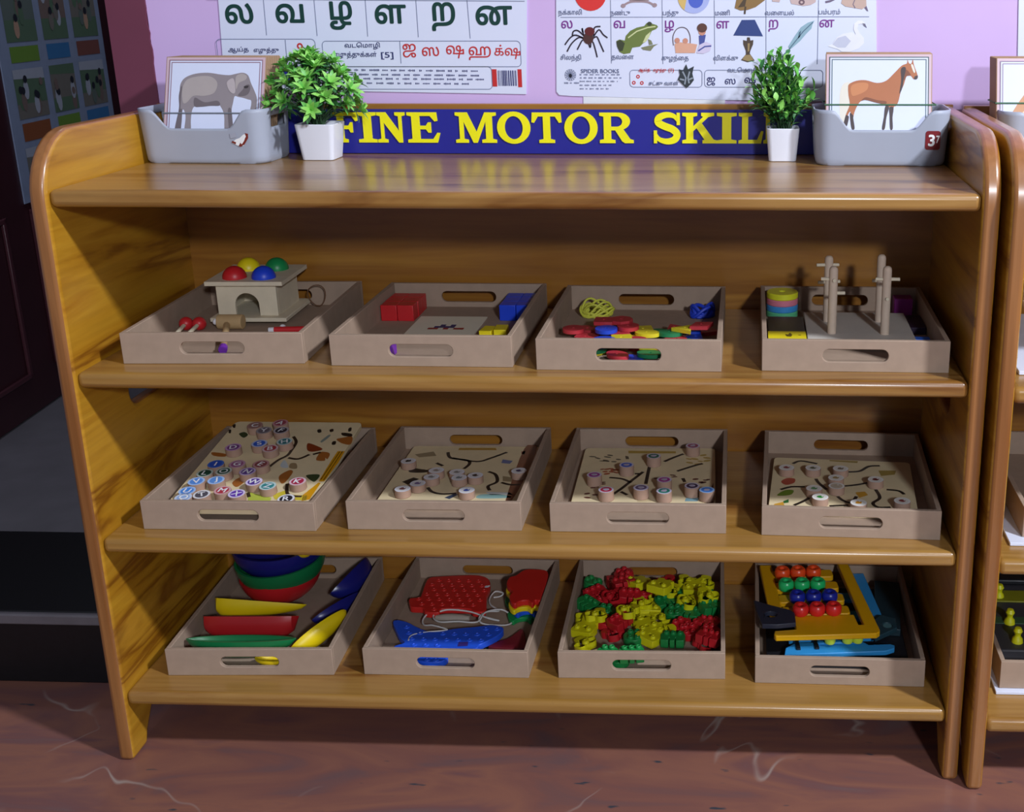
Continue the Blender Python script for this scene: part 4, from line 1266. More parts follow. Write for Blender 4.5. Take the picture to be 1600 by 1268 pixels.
P2 = [[[0.083,0.2502],[0.0929,0.2265],[0.1196,0.2182],[0.1272,0.2039],[0.1226,0.1838]],[[0.0952,0.2265],[0.1366,0.2127],[0.1561,0.2278],[0.1766,0.252]],[[0.0752,0.2057],[0.088,0.1945]],[[0.1623,0.1735],[0.1753,0.1627],[0.1826,0.1357],[0.1728,0.1196],[0.178,0.1041]],[[0.1895,0.1332],[0.2038,0.1255],[0.2187,0.1258]],[[0.0847,0.1126],[0.0948,0.0973],[0.1113,0.09],[0.1317,0.0929]]]
B2 = [(q, c) for q, c in zip([[[0.0972,0.2688],[0.1549,0.2699],[0.1589,0.2608],[0.097,0.2596]],[[0.2015,0.2678],[0.2213,0.2743],[0.2216,0.1472],[0.2159,0.0695],[0.2076,0.0693]],[[0.0402,0.1766],[0.0446,0.1851],[0.0542,0.1825],[0.0688,0.1771],[0.0665,0.1687],[0.0446,0.1683]],[[0.1663,0.0885],[0.1889,0.0915],[0.2122,0.0844],[0.2081,0.0783],[0.1668,0.076]],[[0.1727,0.0989],[0.2089,0.0971],[0.2144,0.0895],[0.181,0.0888]],[[0.1174,0.0775],[0.1296,0.0929],[0.1349,0.0879],[0.1258,0.0726]],[[0.1752,0.2223],[0.192,0.2168],[0.1896,0.2051],[0.1757,0.2077]],[[0.0409,0.1328],[0.0539,0.1492],[0.0639,0.144],[0.0522,0.1224]],[[0.0327,0.2401],[0.0594,0.2527],[0.0683,0.2349],[0.0425,0.2284]],[[0.199,0.2555],[0.2053,0.2587],[0.2055,0.2436],[0.2005,0.2465]],[[0.1872,0.1574],[0.2034,0.1523],[0.2041,0.1361],[0.1907,0.1385]]], (0, 1, 2, 3, 4, 5, 6, 2, 7, 8, 7))]  # second shape is a plain brown strip along the right side, no picture
maze(5, .022, .2325, .0520, .277, 0, 'wooden maze board with white rimmed picture discs and dark paths', P2, B2, ['b9903c', '8a5c44', '30281f', '8fb8b4', 'cfd2d0', '39475e', '6d78a4', '9c8a68', '8a2f2a'])
D2 = [[0.0375,0.1859],[0.0892,0.1504],[0.0876,0.1259],[0.1214,0.1445],[0.1292,0.1241],[0.1516,0.1326],[0.0734,0.1018],[0.0564,0.0819],[0.1502,0.0787],[0.2134,0.1513]]
D2i = [('dark spot', 'at the back left edge', '2e2a2e'), ('faded', 'behind the middle cluster', 'a09488'), ('grey', 'in the middle, above the lavender one', '8c8a88'), ('faded grey', 'right of centre at the back', '8f8a84'),
       ('grey', 'in front of the faded grey one', '7c8488'), ('dark brown', 'right end of the middle cluster', '4a3a38'), ('lavender', 'touching the front left disc', '7d6a94'), ('red pictured', 'at the front left corner', '7a4a4a'),
       ('blue pictured', 'front and centre', '3a4f9c'), ('purple spot', 'alone at the right edge', '4a3f66')]
for (x, y), (cn, where, hx) in zip(D2, D2i):
    disc('maze_disc', 'white rimmed disc, %s, %s, second middle shelf tray' % (cn, where), at(5, x, y, FL + .0085, random.uniform(-40, 40)), .0116, .0110, 'e6e6ee', 'e0dede', 'leaf', hx, 'picture discs on the maze boards')
P3 = [[[0.173,0.2528],[0.1577,0.2366],[0.1446,0.2206]],[[0.123,0.2022],[0.1225,0.1674],[0.1221,0.1339]],[[0.1148,0.1794],[0.101,0.1475],[0.0868,0.1143],[0.0774,0.0958]],[[0.0877,0.1051],[0.098,0.0941]],[[0.1662,0.1833],[0.187,0.2014],[0.2043,0.2145]],[[0.0656,0.1561],[0.0852,0.1519],[0.0999,0.138]],[[0.1761,0.1567],[0.1796,0.1425]],[[0.1106,0.1719],[0.1028,0.1717]]]
B3b = [(q, c) for q, c in zip([[[0.085,0.2639],[0.1604,0.2632],[0.1608,0.2552],[0.086,0.2532]],[[0.0819,0.2424],[0.0871,0.2399],[0.089,0.2295],[0.084,0.2294]],[[0.2149,0.0995],[0.231,0.1415],[0.232,0.069],[0.2137,0.0685]],[[0.1141,0.0789],[0.1279,0.0927],[0.1348,0.0729],[0.1148,0.0701]],[[0.1838,0.0853],[0.2023,0.0858],[0.2008,0.0747],[0.1824,0.0742]]], (0, 2, 5, 4, 6))]
B3b += scatter([[0.0332,0.2359],[0.0398,0.2308],[0.0469,0.2206],[0.0526,0.2233],[0.0573,0.2365],[0.0668,0.2211],[0.0741,0.2291],[0.0607,0.2419]], .0055, .0026, 2, 1)
B3b += scatter([[0.0489,0.1851],[0.0555,0.1778],[0.0581,0.1904],[0.0636,0.1756],[0.0676,0.1931],[0.0713,0.1758],[0.074,0.1883],[0.0624,0.1682],[0.0667,0.1831]], .005, .003, 1, 2)
B3b += scatter([[0.0469,0.1178],[0.0517,0.1249],[0.0548,0.132],[0.059,0.1369],[0.0404,0.0858],[0.0421,0.0948],[0.05,0.0906]], .005, .0028, 3, 3)
B3b += scatter([[0.1838,0.2347],[0.192,0.2297],[0.2001,0.2247],[0.2078,0.2353],[0.212,0.225],[0.1865,0.2166],[0.1984,0.2144],[0.2055,0.2457]], .006, .0032, 0, 4)
B3b += scatter([[0.1945,0.1524],[0.2014,0.1454],[0.2079,0.1528],[0.2136,0.1553],[0.1614,0.1636],[0.163,0.1709],[0.1331,0.1531],[0.2063,0.1432]], .0045, .0028, 3, 5)
maze(6, .020, .2270, .0560, .274, 1.2, 'wooden maze board with seed and berry prints and ten bright discs', P3, B3b, ['b89a48', 'b05a3c', '5e5848', '6a3a30', 'cbb890', '7d5a48', '7fa8b4'])
D3 = [[0.1879,0.2495],[0.1292,0.2057],[0.0907,0.1692],[0.0464,0.1305],[0.0695,0.0775],[0.119,0.086],[0.1508,0.1154],[0.1528,0.0753],[0.1922,0.0944],[0.214,0.0805]]
D3i = [('rose pink', 'at the back right corner', '9a4468'), ('dark green', 'at the back, beside the black path', '1f6e58'), ('blue', 'left of the black path', '3a62c8'), ('magenta', 'at the left edge', 'a03a94'), ('crimson', 'at the front left', 'b82c4c'),
       ('dull mauve', 'at the foot of the black path', '6e5c7c'), ('magenta', 'right of the black path', 'a8308e'), ('teal green', 'front and centre right', '2a8272'), ('dark plum', 'left of the light blue one', '4a3a54'), ('light blue', 'in the front right corner', '3f80dc')]
for (x, y), (cn, where, hx) in zip(D3, D3i):
    disc('maze_disc', '%s disc on the berry print maze board, %s' % (cn, where), at(6, x, y, FL + .0085, random.uniform(-40, 40)), .0112, .0150, 'cfc8dc' if cn != 'light blue' else '9ac2f4', hx, 'leaf', 'b9b0c4', 'picture discs on the maze boards')
P4 = [[[0.0446,0.2219],[0.0573,0.2336],[0.0823,0.2243]],[[0.1245,0.195],[0.1453,0.1989],[0.161,0.2186],[0.1779,0.2224]],[[0.0786,0.1661],[0.0822,0.1511],[0.0933,0.1271]],[[0.1081,0.1039],[0.1152,0.0902],[0.1265,0.084],[0.1355,0.1057]],[[0.1178,0.141],[0.138,0.1473],[0.1546,0.1558]],[[0.1648,0.1317],[0.1684,0.1031],[0.1573,0.0837],[0.1639,0.0703],[0.1812,0.0714]],[[0.1807,0.1328],[0.198,0.129],[0.2048,0.1174]],[[0.0451,0.0695],[0.0608,0.0867],[0.073,0.1064]],[[0.0258,0.1227],[0.0418,0.1336],[0.0617,0.1349]],[[0.0951,0.0704],[0.1221,0.0745]]]
B4 = [(q, c) for q, c in zip([[[0.102,0.2476],[0.1459,0.2421],[0.1442,0.231],[0.1015,0.2365]],[[0.0268,0.1526],[0.0359,0.1659],[0.0471,0.1641],[0.0459,0.1488],[0.0338,0.1405]],[[0.0209,0.103],[0.0318,0.1207],[0.0447,0.1215],[0.0416,0.1068],[0.0298,0.1012]],[[0.0297,0.0824],[0.0375,0.0899],[0.0375,0.0782],[0.0307,0.0754]],[[0.0172,0.0722],[0.0297,0.08],[0.0316,0.0663],[0.0163,0.0644]],[[0.1743,0.2035],[0.2012,0.2052],[0.1976,0.1893],[0.1768,0.1827]],[[0.1344,0.12],[0.1484,0.1234],[0.1525,0.1116],[0.1391,0.1012]]], (0, 1, 2, 3, 4, 0, 4))]
maze(7, .0085, .2180, .0545, .247, -2.2, 'wooden maze board with fruit and vegetable prints and white rimmed discs', P4, B4, ['a8904c', 'b04a34', '6f8a2a', '2f6a34', 'cf9a34'])
D4 = [[0.0347,0.1793],[0.0746,0.1803],[0.1157,0.1803],[0.1072,0.1453],[0.1651,0.1426],[0.0742,0.1047],[0.1067,0.1155],[0.0819,0.0752],[0.1351,0.0593],[0.1966,0.0693]]
D4i = [('red', 'at the back left', '8e3a40'), ('grey green', 'second in the back row', '6a6c52'), ('small brown', 'right end of the back row', '7c6a54'), ('tan', 'in the middle behind a plain one', 'a8905c'), ('dark red', 'right of the middle', '6e2c2c'),
       ('green pea pod', 'left of the plain one', '6c9a68'), ('plain', 'in the very middle', 'c4b49c'), ('bright green', 'at the front left', '2f8a34'), ('orange', 'front and centre', 'd0902a'), ('dull red', 'at the front right', '8c4444')]
for (x, y), (cn, where, hx) in zip(D4, D4i):
    disc('maze_disc', '%s picture disc on the fruit print maze board, %s' % (cn, where), at(7, x, y, FL + .0085, random.uniform(-20, 20)), .0118, .0110, 'eceae6', 'e4e0d8' if cn != 'plain' else 'cabba6', 'leaf', hx, 'picture discs on the maze boards')

# ---- tray 9: stacked bowls and boats
def boat(L, W, H, th=.0032, n=22, m=12, pw=.62, taper=0.0):
    mb = MB()
    outer, inner = [], []
    for i in range(n + 1):
        t = -1 + 2 * i / n
        q = max(1 - t * t, .0)
        g = 1 - taper * (t + 1) / 2
        w, d = W * q ** pw * (.5 + .5 * g) + .0012, H * g * (1 - abs(t) ** (2.4 / (.4 + pw))) ** (pw + .1) + .0012
        wi, di = max(w - th, .0006), max(d - th, .0006)
        x = t * L / 2
        xi = t * (L / 2 - th)
        outer.append([(x, -w * math.cos(PI * j / m), -d * math.sin(PI * j / m)) for j in range(m + 1)])
        inner.append([(xi, -wi * math.cos(PI * j / m), -di * math.sin(PI * j / m)) for j in range(m + 1)])
    vs = [p for r in outer for p in r] + [p for r in inner for p in r]
    N = (n + 1) * (m + 1)
    k = m + 1
    fs = []
    for i in range(n):
        for j in range(m):
            a = i * k + j
            fs.append((a, a + 1, a + k + 1, a + k))
            fs.append((N + a, N + a + k, N + a + k + 1, N + a + 1))
        for j in (0, m):
            a = i * k + j
            fs.append((a, a + k, N + a + k, N + a) if j == 0 else (a, N + a, N + a + k, a + k))
    for i in (0, n):
        for j in range(m):
            a = i * k + j
            fs.append((a, N + a, N + a + 1, a + 1))
    return mb.add(vs, fs)
def bowl(Rr, H, th=.004, n=48):
    mb = MB()
    prof = []
    for i in range(13):
        a = PI / 2 * i / 12
        prof.append((Rr * math.sin(a) ** .85, H - H * math.cos(a)))
    for i in range(12, -1, -1):
        a = PI / 2 * i / 12
        prof.append((max(Rr * math.sin(a) ** .85 - th * (1 if i else 0), 0), H - (H - th) * math.cos(a)))
    return mb.lathe(prof, n)
BRED = mat('bowl_red', 'b81f24', .35, .03)
BGRN = mat('bowl_green', '15703f', .35, .04)
BNAV = mat('bowl_navy', '1a1d6e', .3, .05)
BYEL = mat('bowl_yellow', 'e6c90e', .4, .03)
G9 = 'stacked coloured bowls'
solo('toy_bowl', bowl(.064, .054), BRED, at(8, .109, .208, FL + .0075, 0, 3, -9), 'red bowl at the bottom of the bowl stack', 'bowl', G9)
solo('toy_bowl', bowl(.070, .056), BGRN, at(8, .105, .208, FL + .0265, 0, 3, -2), 'green bowl between the red and navy bowls of the stack', 'bowl', G9)
solo('toy_bowl', bowl(.073, .058), BNAV, at(8, .103, .210, FL + .0520, 0, 2, 0), 'dark navy bowl on top of the bowl stack', 'bowl', G9)
solo('toy_boat', boat(.085, .018, .020), BYEL, at(8, .142, .185, FL + .1185, -52, 0, 8), 'yellow boat shape lying in the navy bowl, its tip over the rim', 'boat')
G9b = 'coloured boat shapes'
solo('toy_boat', boat(.140, .0225, .036, pw=.32, taper=.75), BYEL, at(8, .090, .141, FL + .0365, 2, -30, 6), 'yellow boat shape in front of the bowl stack', 'boat', G9b)
solo('toy_boat', boat(.146, .0215, .034, pw=.28), BRED, at(8, .090, .098, FL + .0350, 0, -28, 0), 'red boat shape between the yellow and green boats', 'boat', G9b)
solo('toy_boat', boat(.164, .0210, .027), BGRN, at(8, .092, .048, FL + .0262, 0, -16, 0), 'green boat shape along the front wall of the bowl tray', 'boat', G9b)
solo('toy_boat', boat(.104, .021, .020, pw=.5, taper=.3), BYEL, at(8, .199, .072, FL + .0245, 50, -62, -14), 'bright yellow boat shape leaning in the front right of the bowl tray', 'boat', G9b)
solo('toy_boat', boat(.060, .012, .012), BYEL, at(8, .152, .019, FL + .0125, 4, 0, 0), 'small yellow boat shape behind the right end of the handle slot', 'boat', G9b)
solo('toy_boat', boat(.100, .019, .022), BNAV, at(8, .205, .150, FL + .0225, 58, -50, 0), 'navy boat shape lying behind the bright yellow one', 'boat', G9b)
solo('toy_boat', boat(.115, .024, .034), BNAV, at(8, .203, .225, FL + .036, 78, -50, 0), 'large navy boat shape in the back right of the bowl tray', 'boat', G9b)

# ---- tray 10: lacing plates
def plate(k, pts, z, th, m, label, bumps=0, seed=0, name='lacing_plate', group='animal lacing plates', mx=None):
    t = thing(name, label, 'plate', mtx=at(k, 0, 0, z) if mx is None else mx, group=group)
    mb = MB()
    P = smooth([(p[0], p[1], 0) for p in pts], 3, True)
    mb.prism([(p[0], p[1]) for p in P], 0, th)
    finish('plate', mb, m, t, bevel=.0012)
    if bumps:
        mb = MB()
        xs, ys = [p[0] for p in pts], [p[1] for p in pts]
        def inside(x, y):
            c = False
            for i in range(len(P)):
                (x1, y1), (x2, y2) = P[i][:2], P[i - 1][:2]
                if (y1 > y) != (y2 > y) and x < (x2 - x1) * (y - y1) / (y2 - y1) + x1:
                    c = not c
            return c
        y = min(ys) + bumps * .55
        j = 0
        while y < max(ys):
            x = min(xs) + bumps * (.5 if j % 2 else 0.95)
            while x < max(xs):
                if all(inside(x + a, y + b) for a, b in ((.006, 0), (-.006, 0), (0, .006), (0, -.006))):
                    mb.lathe([(.0050, th - .0006), (.0044, th + .0008), (.0024, th + .0013), (.0018, th + .0002), (0, th + .0002)], 14, (x, y, 0))
                x += bumps
            y += bumps * .95
            j += 1
        if mb.v:
            o = finish('lacing_studs', mb, m, t)
    return t
PRED = mat('plate_red', 'cf2620', .45, .04)
PBLU = mat('plate_blue', '2259e0', .45, .04)
PYEL = mat('plate_yellow', 'f0d818', .45, .03)
PGRN = mat('plate_green', '14904a', .45, .03)
rp = plate(9, [[0.016,0.1845],[0.0221,0.1652],[0.0278,0.1568],[0.0456,0.1554],[0.0533,0.1431],[0.0748,0.1431],[0.0762,0.1546],[0.1191,0.1564],[0.1275,0.1483],[0.1463,0.1512],[0.1381,0.1984],[0.1378,0.2254],[0.1313,0.2505],[0.1169,0.264],[0.0935,0.2664],[0.0447,0.2596],[0.0292,0.2533],[0.0287,0.23],[0.0315,0.2029],[0.0308,0.1895]], FL + .006, .010, PRED, 'red elephant lacing plate at the back of the lacing tray', .0165)
mb = MB()
x, y = [0.132,0.227]
mb.flat(circ(x, y, .0035, .0035, 10), .0104)
mb.flat(circ(x + .003, y + .002, .0022, .003, 10), .0106)
finish('white_mark', mb, WHITE, rp, norm=False)['label'] = 'small white mark'
octp = [[0.1691,0.2026],[0.1694,0.2231],[0.1791,0.2305],[0.189,0.2496],[0.2065,0.2527],[0.2278,0.2465],[0.2355,0.2144],[0.2335,0.1742],[0.2344,0.1505],[0.2245,0.1523],[0.2221,0.1415],[0.2142,0.1497],[0.2057,0.1493],[0.1991,0.1448],[0.195,0.1383],[0.187,0.1464],[0.1814,0.1634],[0.1842,0.1766],[0.1762,0.1895]]
def shift(P, dx, dy, s=1.0):
    cx, cy = sum(p[0] for p in P) / len(P), sum(p[1] for p in P) / len(P)
    return [(min(cx + (p[0] - cx) * s + dx, .2335), cy + (p[1] - cy) * s + dy) for p in P]
plate(9, shift(octp, -.002, -.004), FL + .0002, .008, PGRN, 'green plate at the bottom of the plate stack by the right wall', 0)
plate(9, shift(octp, .004, .002, .96), FL + .0085, .008, PBLU, 'blue plate second from the bottom of the stack by the right wall', 0)
plate(9, shift(octp, 0, -.001), FL + .0168, .008, PYEL, 'yellow plate just under the red octopus plate', 0)
plate(9, shift(octp, .001, .003), FL + .0251, .010, PRED, 'red octopus lacing plate on top of the stack by the right wall', 0)
bp = plate(9, [[0.0105,0.1123],[0.0154,0.1174],[0.0315,0.1132],[0.0528,0.0979],[0.0726,0.0867],[0.0894,0.0866],[0.1121,0.0963],[0.1402,0.1023],[0.1641,0.1086],[0.1831,0.1033],[0.1862,0.0915],[0.1795,0.0755],[0.1632,0.0556],[0.159,0.0516],[0.1588,0.0433],[0.152,0.0418],[0.1437,0.0426],[0.1012,0.0408],[0.0568,0.039],[0.0348,0.0373],[0.0347,0.0445],[0.0454,0.0537],[0.0336,0.0694],[0.0206,0.0925]], FL + .006, .010, PBLU, 'blue shark lacing plate at the front of the lacing tray', .0175)
mb = MB()
mb.flat([[0.1272,0.0565],[0.1411,0.0582],[0.1428,0.0468],[0.1279,0.0451]], .0105)
finish('dark_patch', mb, pic_mats('3a2a78'), bp, norm=False)['label'] = 'dark purple patch'
plate(9, [(.068, .030), (.085, .034), (.110, .034), (.118, .026), (.112, .014), (.095, .010), (.075, .014), (.064, .020)], FL + .0002, .010, PBLU, 'small blue plate seen through the handle slot of the lacing tray', .0130)
plate(9, [[0.1693,0.0628],[0.1787,0.0766],[0.1949,0.089],[0.205,0.1072],[0.2118,0.1155],[0.2208,0.09],[0.2253,0.0625],[0.1967,0.0597]], FL + .0002, .006, mat('plate_dark_red', '7e1c2a', .5, .08), 'dark red lacing plate in the front right corner of the lacing tray', 0)
lace = [[0.0503,0.0585,0.0215],[0.0511,0.074,0.0215],[0.0732,0.0848,0.0215],[0.1007,0.0919,0.0215]]
lace2 = [(a[0], a[1], b) for a, b in zip([[0.0977,0.1019],[0.0758,0.105],[0.0584,0.1144],[0.0524,0.1326],[0.0608,0.1539],[0.0864,0.1643],[0.1157,0.1604],[0.1431,0.1447],[0.1708,0.1355],[0.1534,0.1368],[0.1224,0.1501],[0.0849,0.1528],[0.0662,0.1415],[0.08,0.1214],[0.1111,0.1166],[0.1401,0.1198],[0.1473,0.1449],[0.1673,0.1626],[0.1832,0.159],[0.1912,0.1405],[0.1814,0.1256],[0.1481,0.1222],[0.1406,0.1363],[0.1498,0.1534],[0.1639,0.1688],[0.1463,0.1897],[0.1398,0.2093],[0.1444,0.2298],[0.1587,0.2259],[0.1556,0.219],[0.145,0.2163]],
        (.0215, .021, .016, .016, .018, .020, .018, .016, .014, .017, .020, .021, .017, .018, .022, .020, .022, .018, .012, .010, .012, .016, .020, .019, .012, .010, .010, .012, .012, .010, .009))]
mb = MB()
mb.tube(smooth([tuple(p) for p in lace] + lace2[1:], 6), .0013, 7)
solo('lace', mb, mat('white_lace', 'd9d6d2', .7), at(9, 0, 0, 0), 'white lace coiled between the red elephant and blue shark plates', 'lace')
solo('spindle', MB().lathe([(0, -.028), (.004, -.027), (.0065, -.012), (.0072, 0), (.0065, .012), (.004, .027), (0, .028)], 16), mat('grey_beige_spindle', 'a79a8c', .6), at(9, *[0.0962,0.1413], FL + .0073, 0, 0, 90), 'grey beige wooden spindle wrapped in white lace', 'spindle')

# ---- tray 11: plastic links
def link_mesh(kind):
    mb = MB()
    if kind == 'round':
        mb.prism(circ(0, 0, .0135, .0125, 22), 0, .011)
        for a in (60, 120, 240, 300):
            mb.lathe([(.0040, .0105), (.0036, .0145), (.0018, .0150), (.0014, .0115), (0, .0115)], 12, (.0085 * math.cos(R(a)), .0078 * math.sin(R(a)), 0))
    elif kind == 'bear':
        out = []
        for i in range(48):
            t = 2 * PI * i / 48
            r = .0125 + .0042 * math.cos(3 * t + PI / 2) + .0012 * math.cos(6 * t)
            out.append((r * math.cos(t), r * math.sin(t)))
        mb.prism([out, circ(.0065, .004, .0026, n=10), circ(-.0065, .004, .0026, n=10)], 0, .0095)
        mb.lathe([(.0048, .0090), (.0042, .0128), (.0022, .0136), (.0018, .0105), (0, .0105)], 12, (0, -.0055, 0))
    elif kind == 'house':
        out = [(-.0135, -.014), (.0135, -.014), (.0150, -.009), (.0145, .004), (.010, .008), (.0125, .014), (.004, .0165), (0, .013), (-.004, .0165), (-.0125, .014), (-.010, .008), (-.0145, .004), (-.0150, -.009)]
        mb.prism([out, rrect(-.002, .002, -.004, .002, .0008, 2)], 0, .0115)
        for x in (-.008, .008):
            mb.lathe([(.0036, .011), (.0032, .0148), (.0014, .0152), (.0011, .0122), (0, .0122)], 12, (x, -.006, 0))
    else:  # block with slits
        mb.prism([(-.0145, -.011), (-.0048, -.012), (-.0045, -.004), (-.0032, -.004), (-.0030, -.012), (.0030, -.012), (.0032, -.004), (.0045, -.004), (.0048, -.012), (.0145, -.011), (.0155, .002), (.012, .011), (-.012, .011), (-.0155, .002)], 0, .0125)
        for x in (-.0085, 0, .0085):
            mb.lathe([(.0036, .012), (.0032, .0160), (.0015, .0164), (.0012, .0130), (0, .0130)], 12, (x, .004, 0))
    return mb
LC = {'red': mat('link_red', 'c41c26', .45, .04), 'yellow': mat('link_yellow', 'd9d412', .45, .04), 'green': mat('link_green', '17843f', .45, .04)}
LK = [('red', [[0.0627,0.2576],[0.0766,0.2642],[0.1457,0.2651],[0.0311,0.2239],[0.0469,0.2058],[0.0656,0.2223],[0.0811,0.2042],[0.1079,0.2248],[0.073,0.1803],[0.0899,0.1943],[0.0578,0.1304],[0.0718,0.1012],[0.0801,0.1159],[0.1755,0.1245],[0.1974,0.1359],[0.2177,0.1306],[0.2283,0.105],[0.2106,0.0746],[0.2274,0.0678],[0.1893,0.1064],[0.064,0.194],[0.0768,0.2348]], ('slit', 'round', 'bear')),
      ('green', [[0.0237,0.2577],[0.0164,0.1879],[0.0537,0.1648],[0.1747,0.2262],[0.2091,0.2225],[0.1475,0.1975],[0.1636,0.1643],[0.1852,0.1607],[0.2077,0.1629],[0.2224,0.1593],[0.104,0.0893],[0.1634,0.0865]], ('round', 'slit')),
      ('yellow', [[0.1151,0.2445],[0.1003,0.2359],[0.1307,0.2176],[0.1529,0.2159],[0.1395,0.2015],[0.1804,0.2432],[0.2089,0.2394],[0.194,0.2225],[0.1839,0.1781],[0.2135,0.1745],[0.1211,0.1733],[0.0931,0.1251],[0.1132,0.1423],[0.1223,0.118],[0.1391,0.1465],[0.1494,0.1092],[0.1276,0.0907],[0.0264,0.147],[0.0442,0.1339],[0.0281,0.1131],[0.0307,0.0717],[0.1095,0.1693]], ('bear', 'house', 'bear'))]
LK[1][1].extend([(.085, .028), (.105, .022), (.070, .022)])
random.seed(31)
placed, items, cache = [], [], {}
for c, pts, kinds in LK:
    for i, (x, y) in enumerate(pts):
        kd = kinds[i % len(kinds)]
        if c == 'green' and i in (10,):
            kd = 'round'
        if c == 'green' and i == 11:
            kd = 'slit'
        r = .0145
        x = min(max(x, .0235), TW - .0235)
        y = min(max(y, .0235), TD - .0235)
        z = FL
        for (a, b, zz) in placed:
            if math.hypot(a - x, b - y) < .0205:
                z = max(z, zz)
        z = min(z, FL + (.026 if c == 'yellow' else .014))
        placed.append((x, y, z + .0128))
        if (c, kd) not in cache:
            lm = link_mesh(kd)
            lm.v = [(v[0] * 1.22, v[1] * 1.22, v[2] * 1.1) for v in lm.v]
            o = finish('plastic_link', lm, LC[c], bevel=.0012)
            cache[(c, kd)] = o
        else:
            o = cache[(c, kd)].copy()
            col.objects.link(o)
        calm = c == 'green' and i >= 10
        o.matrix_world = at(10, x, y, z + (.0 if calm else .0012), random.uniform(-70, 70) if not calm else random.uniform(-8, 8), 0 if calm else random.uniform(-9, 9), 0 if calm else random.uniform(-9, 9))
        tag(o, '', 'link', 'plastic links')
        items.append((o, '%s %s link' % (c, {'bear': 'three-lobed', 'round': 'round', 'slit': 'slitted', 'house': 'eared'}[kd]), y))
rank_labels(items, (.125, .205), '%s in the %s part of the plastic link tray')
mb = MB()
mb.tube(smooth([(-.020, -.006, .0016), (-.012, .003, .0016), (.002, .006, .0016), (.014, .002, .0016), (.018, -.010, .0016), (.004, -.022, .0016), (-.014, -.018, .0016)], 5, True), .0014, 7, True)
solo('cord_loop', mb, mat('pale_yellow_cord', 'cfc98a', .6), at(10, .060, .060), 'pale yellow cord loop on the bare front floor of the link tray', 'cord')

# ---- tray 12: counting frames
FYEL = mat('frame_yellow', 'e3a90c', .4, .03)
FBLU = mat('frame_blue', '2f8fd0', .4, .03)
FGRY = mat('bracket_grey', '2c3040', .45, .08)
solo('flat_board', MB().box(-.104, .104, -.112, .112, .0002, .010), mat('dark_board', '191a20', .5, .1), at(11, .121, .145), 'black board lying under the counting frames on the tray floor', 'board', bevel=.001)
solo('flat_board', MB().box(-.02, .02, -.075, .075, 0, .012), mat('dark_teal', '17303a', .5, .1), at(11, .208, .185, FL + .0105, -6), 'dark teal board by the right wall of the counting frame tray', 'board', bevel=.001)
bfm = at(11, .043, .032, .0275, 6.5, 1.5, 0)
bf = thing('counting_frame', 'blue plastic counting frame lying underneath the yellow one', 'toy', mtx=bfm)
mb = MB()
mb.prism([(0, 0), (.15, 0), (.164, .006), (.166, .014), (.160, .018), (.128, .018), (.118, .030), (.020, .030), (.004, .018)], -.008, 0)
finish('front_bar', mb, FBLU, bf, bevel=.0012)
mb = MB()
mb.prism([(.142, .05), (.166, .05), (.163, .228), (.132, .228)], -.008, .0)
finish('side_bar', mb, FBLU, bf, bevel=.0012)
for i in range(3):
    finish('rung', MB().box(.012, .140, .038 + i * .055, .060 + i * .055, -.008, -.001), FBLU, bf, bevel=.0012)
finish('raised_bar', MB().box(.052, .112, .0205, .0270, .0, .0042), FBLU, bf, bevel=.0012)
for x in (.0225, .050):
    finish('rod', MB().box(x - .0028, x + .0028, .010, .046, .0003, .0032), BLACK, bf)
for i, x in enumerate((.0700, .0960, .1110)):
    o = finish('bead', MB().lathe([(.0022, 0), (.0075, .0008), (.0085, .005), (.0075, .0092), (.0022, .010), (.0022, 0)], 20, (0, 0, 0)), mat('bead_lime', 'c9dc3c', .35), )
    o.matrix_world = bfm @ Matrix.Translation((x, .0195, .0048))
    tag(o, 'lime yellow bead on the blue frame, %s under the yellow front bar' % ('leftmost', 'middle one', 'rightmost')[i], 'bead', 'lime yellow beads')
mb = MB()
mb.prism([[(.138, .020), (.176, .044), (.180, .070), (.160, .082), (.136, .060)], circ(.163, .052, .0075, n=16)], .0022, .0105)
finish('pivot_bracket', mb, mat('bracket_teal', '24404a', .4, .08), bf, bevel=.001)['label'] = 'dark teal bracket with a round hole'
finish('bracket_knob', MB().cyl((.163, .052, .0022), (.163, .052, .0095), .0068, n=18), mat('knob_teal', '4f767c', .35), bf)
yfm = at(11, .0275, .048, .0530, 0, 0, 0) @ Matrix.Rotation(R(5.5), 4, 'Z')
yf = thing('counting_frame', 'yellow plastic counting frame with five fingers lying on the blue one', 'toy', mtx=yfm)
mb = MB()
# comb: front bar, right bar and fingers from the left edge
mb.prism([(0, -.002), (.002, -.008), (.150, -.008), (.156, -.003), (.157, .004), (.146, .215), (.128, .215), (.136, .018), (.1285, .018), (.1265, .048), (.034, .048), (.034, .010), (.002, .007)], -.009, 0)
finish('front_bar', mb, FYEL, yf, bevel=.0014)
finish('root_bar', MB().box(.0, .020, .060, .213, -.009, -.0002), FYEL, yf, bevel=.0014)
FY = (.063, .101, .140, .180)
for y in FY:
    mb = MB()
    mb.prism(rrect(.018, .1225 - (y - .06) * .06, y - .012, y + .012, .005, 4), -.0088, .0003)
    finish('finger', mb, FYEL, yf, bevel=.0014)
o = finish('pivot_bracket', MB().prism([[(-.022, .085), (.002, .068), (.030, .052), (.036, .042), (.034, .014), (.006, .010), (-.016, .012), (-.020, .045)], circ(.0, .040, .0095, .0085, 18)], .0008, .0085), FGRY, yf, bevel=.0012)
o['label'] = 'dark grey bracket with a round hole'
BC = [('red', mat('bead_bright_red', 'e02a26', .3)), ('blue', mat('bead_navy', '1c2a9c', .3)), ('green', mat('bead_mint', '24c06a', .3)), ('orange red', mat('bead_orange', 'f0501f', .3))]
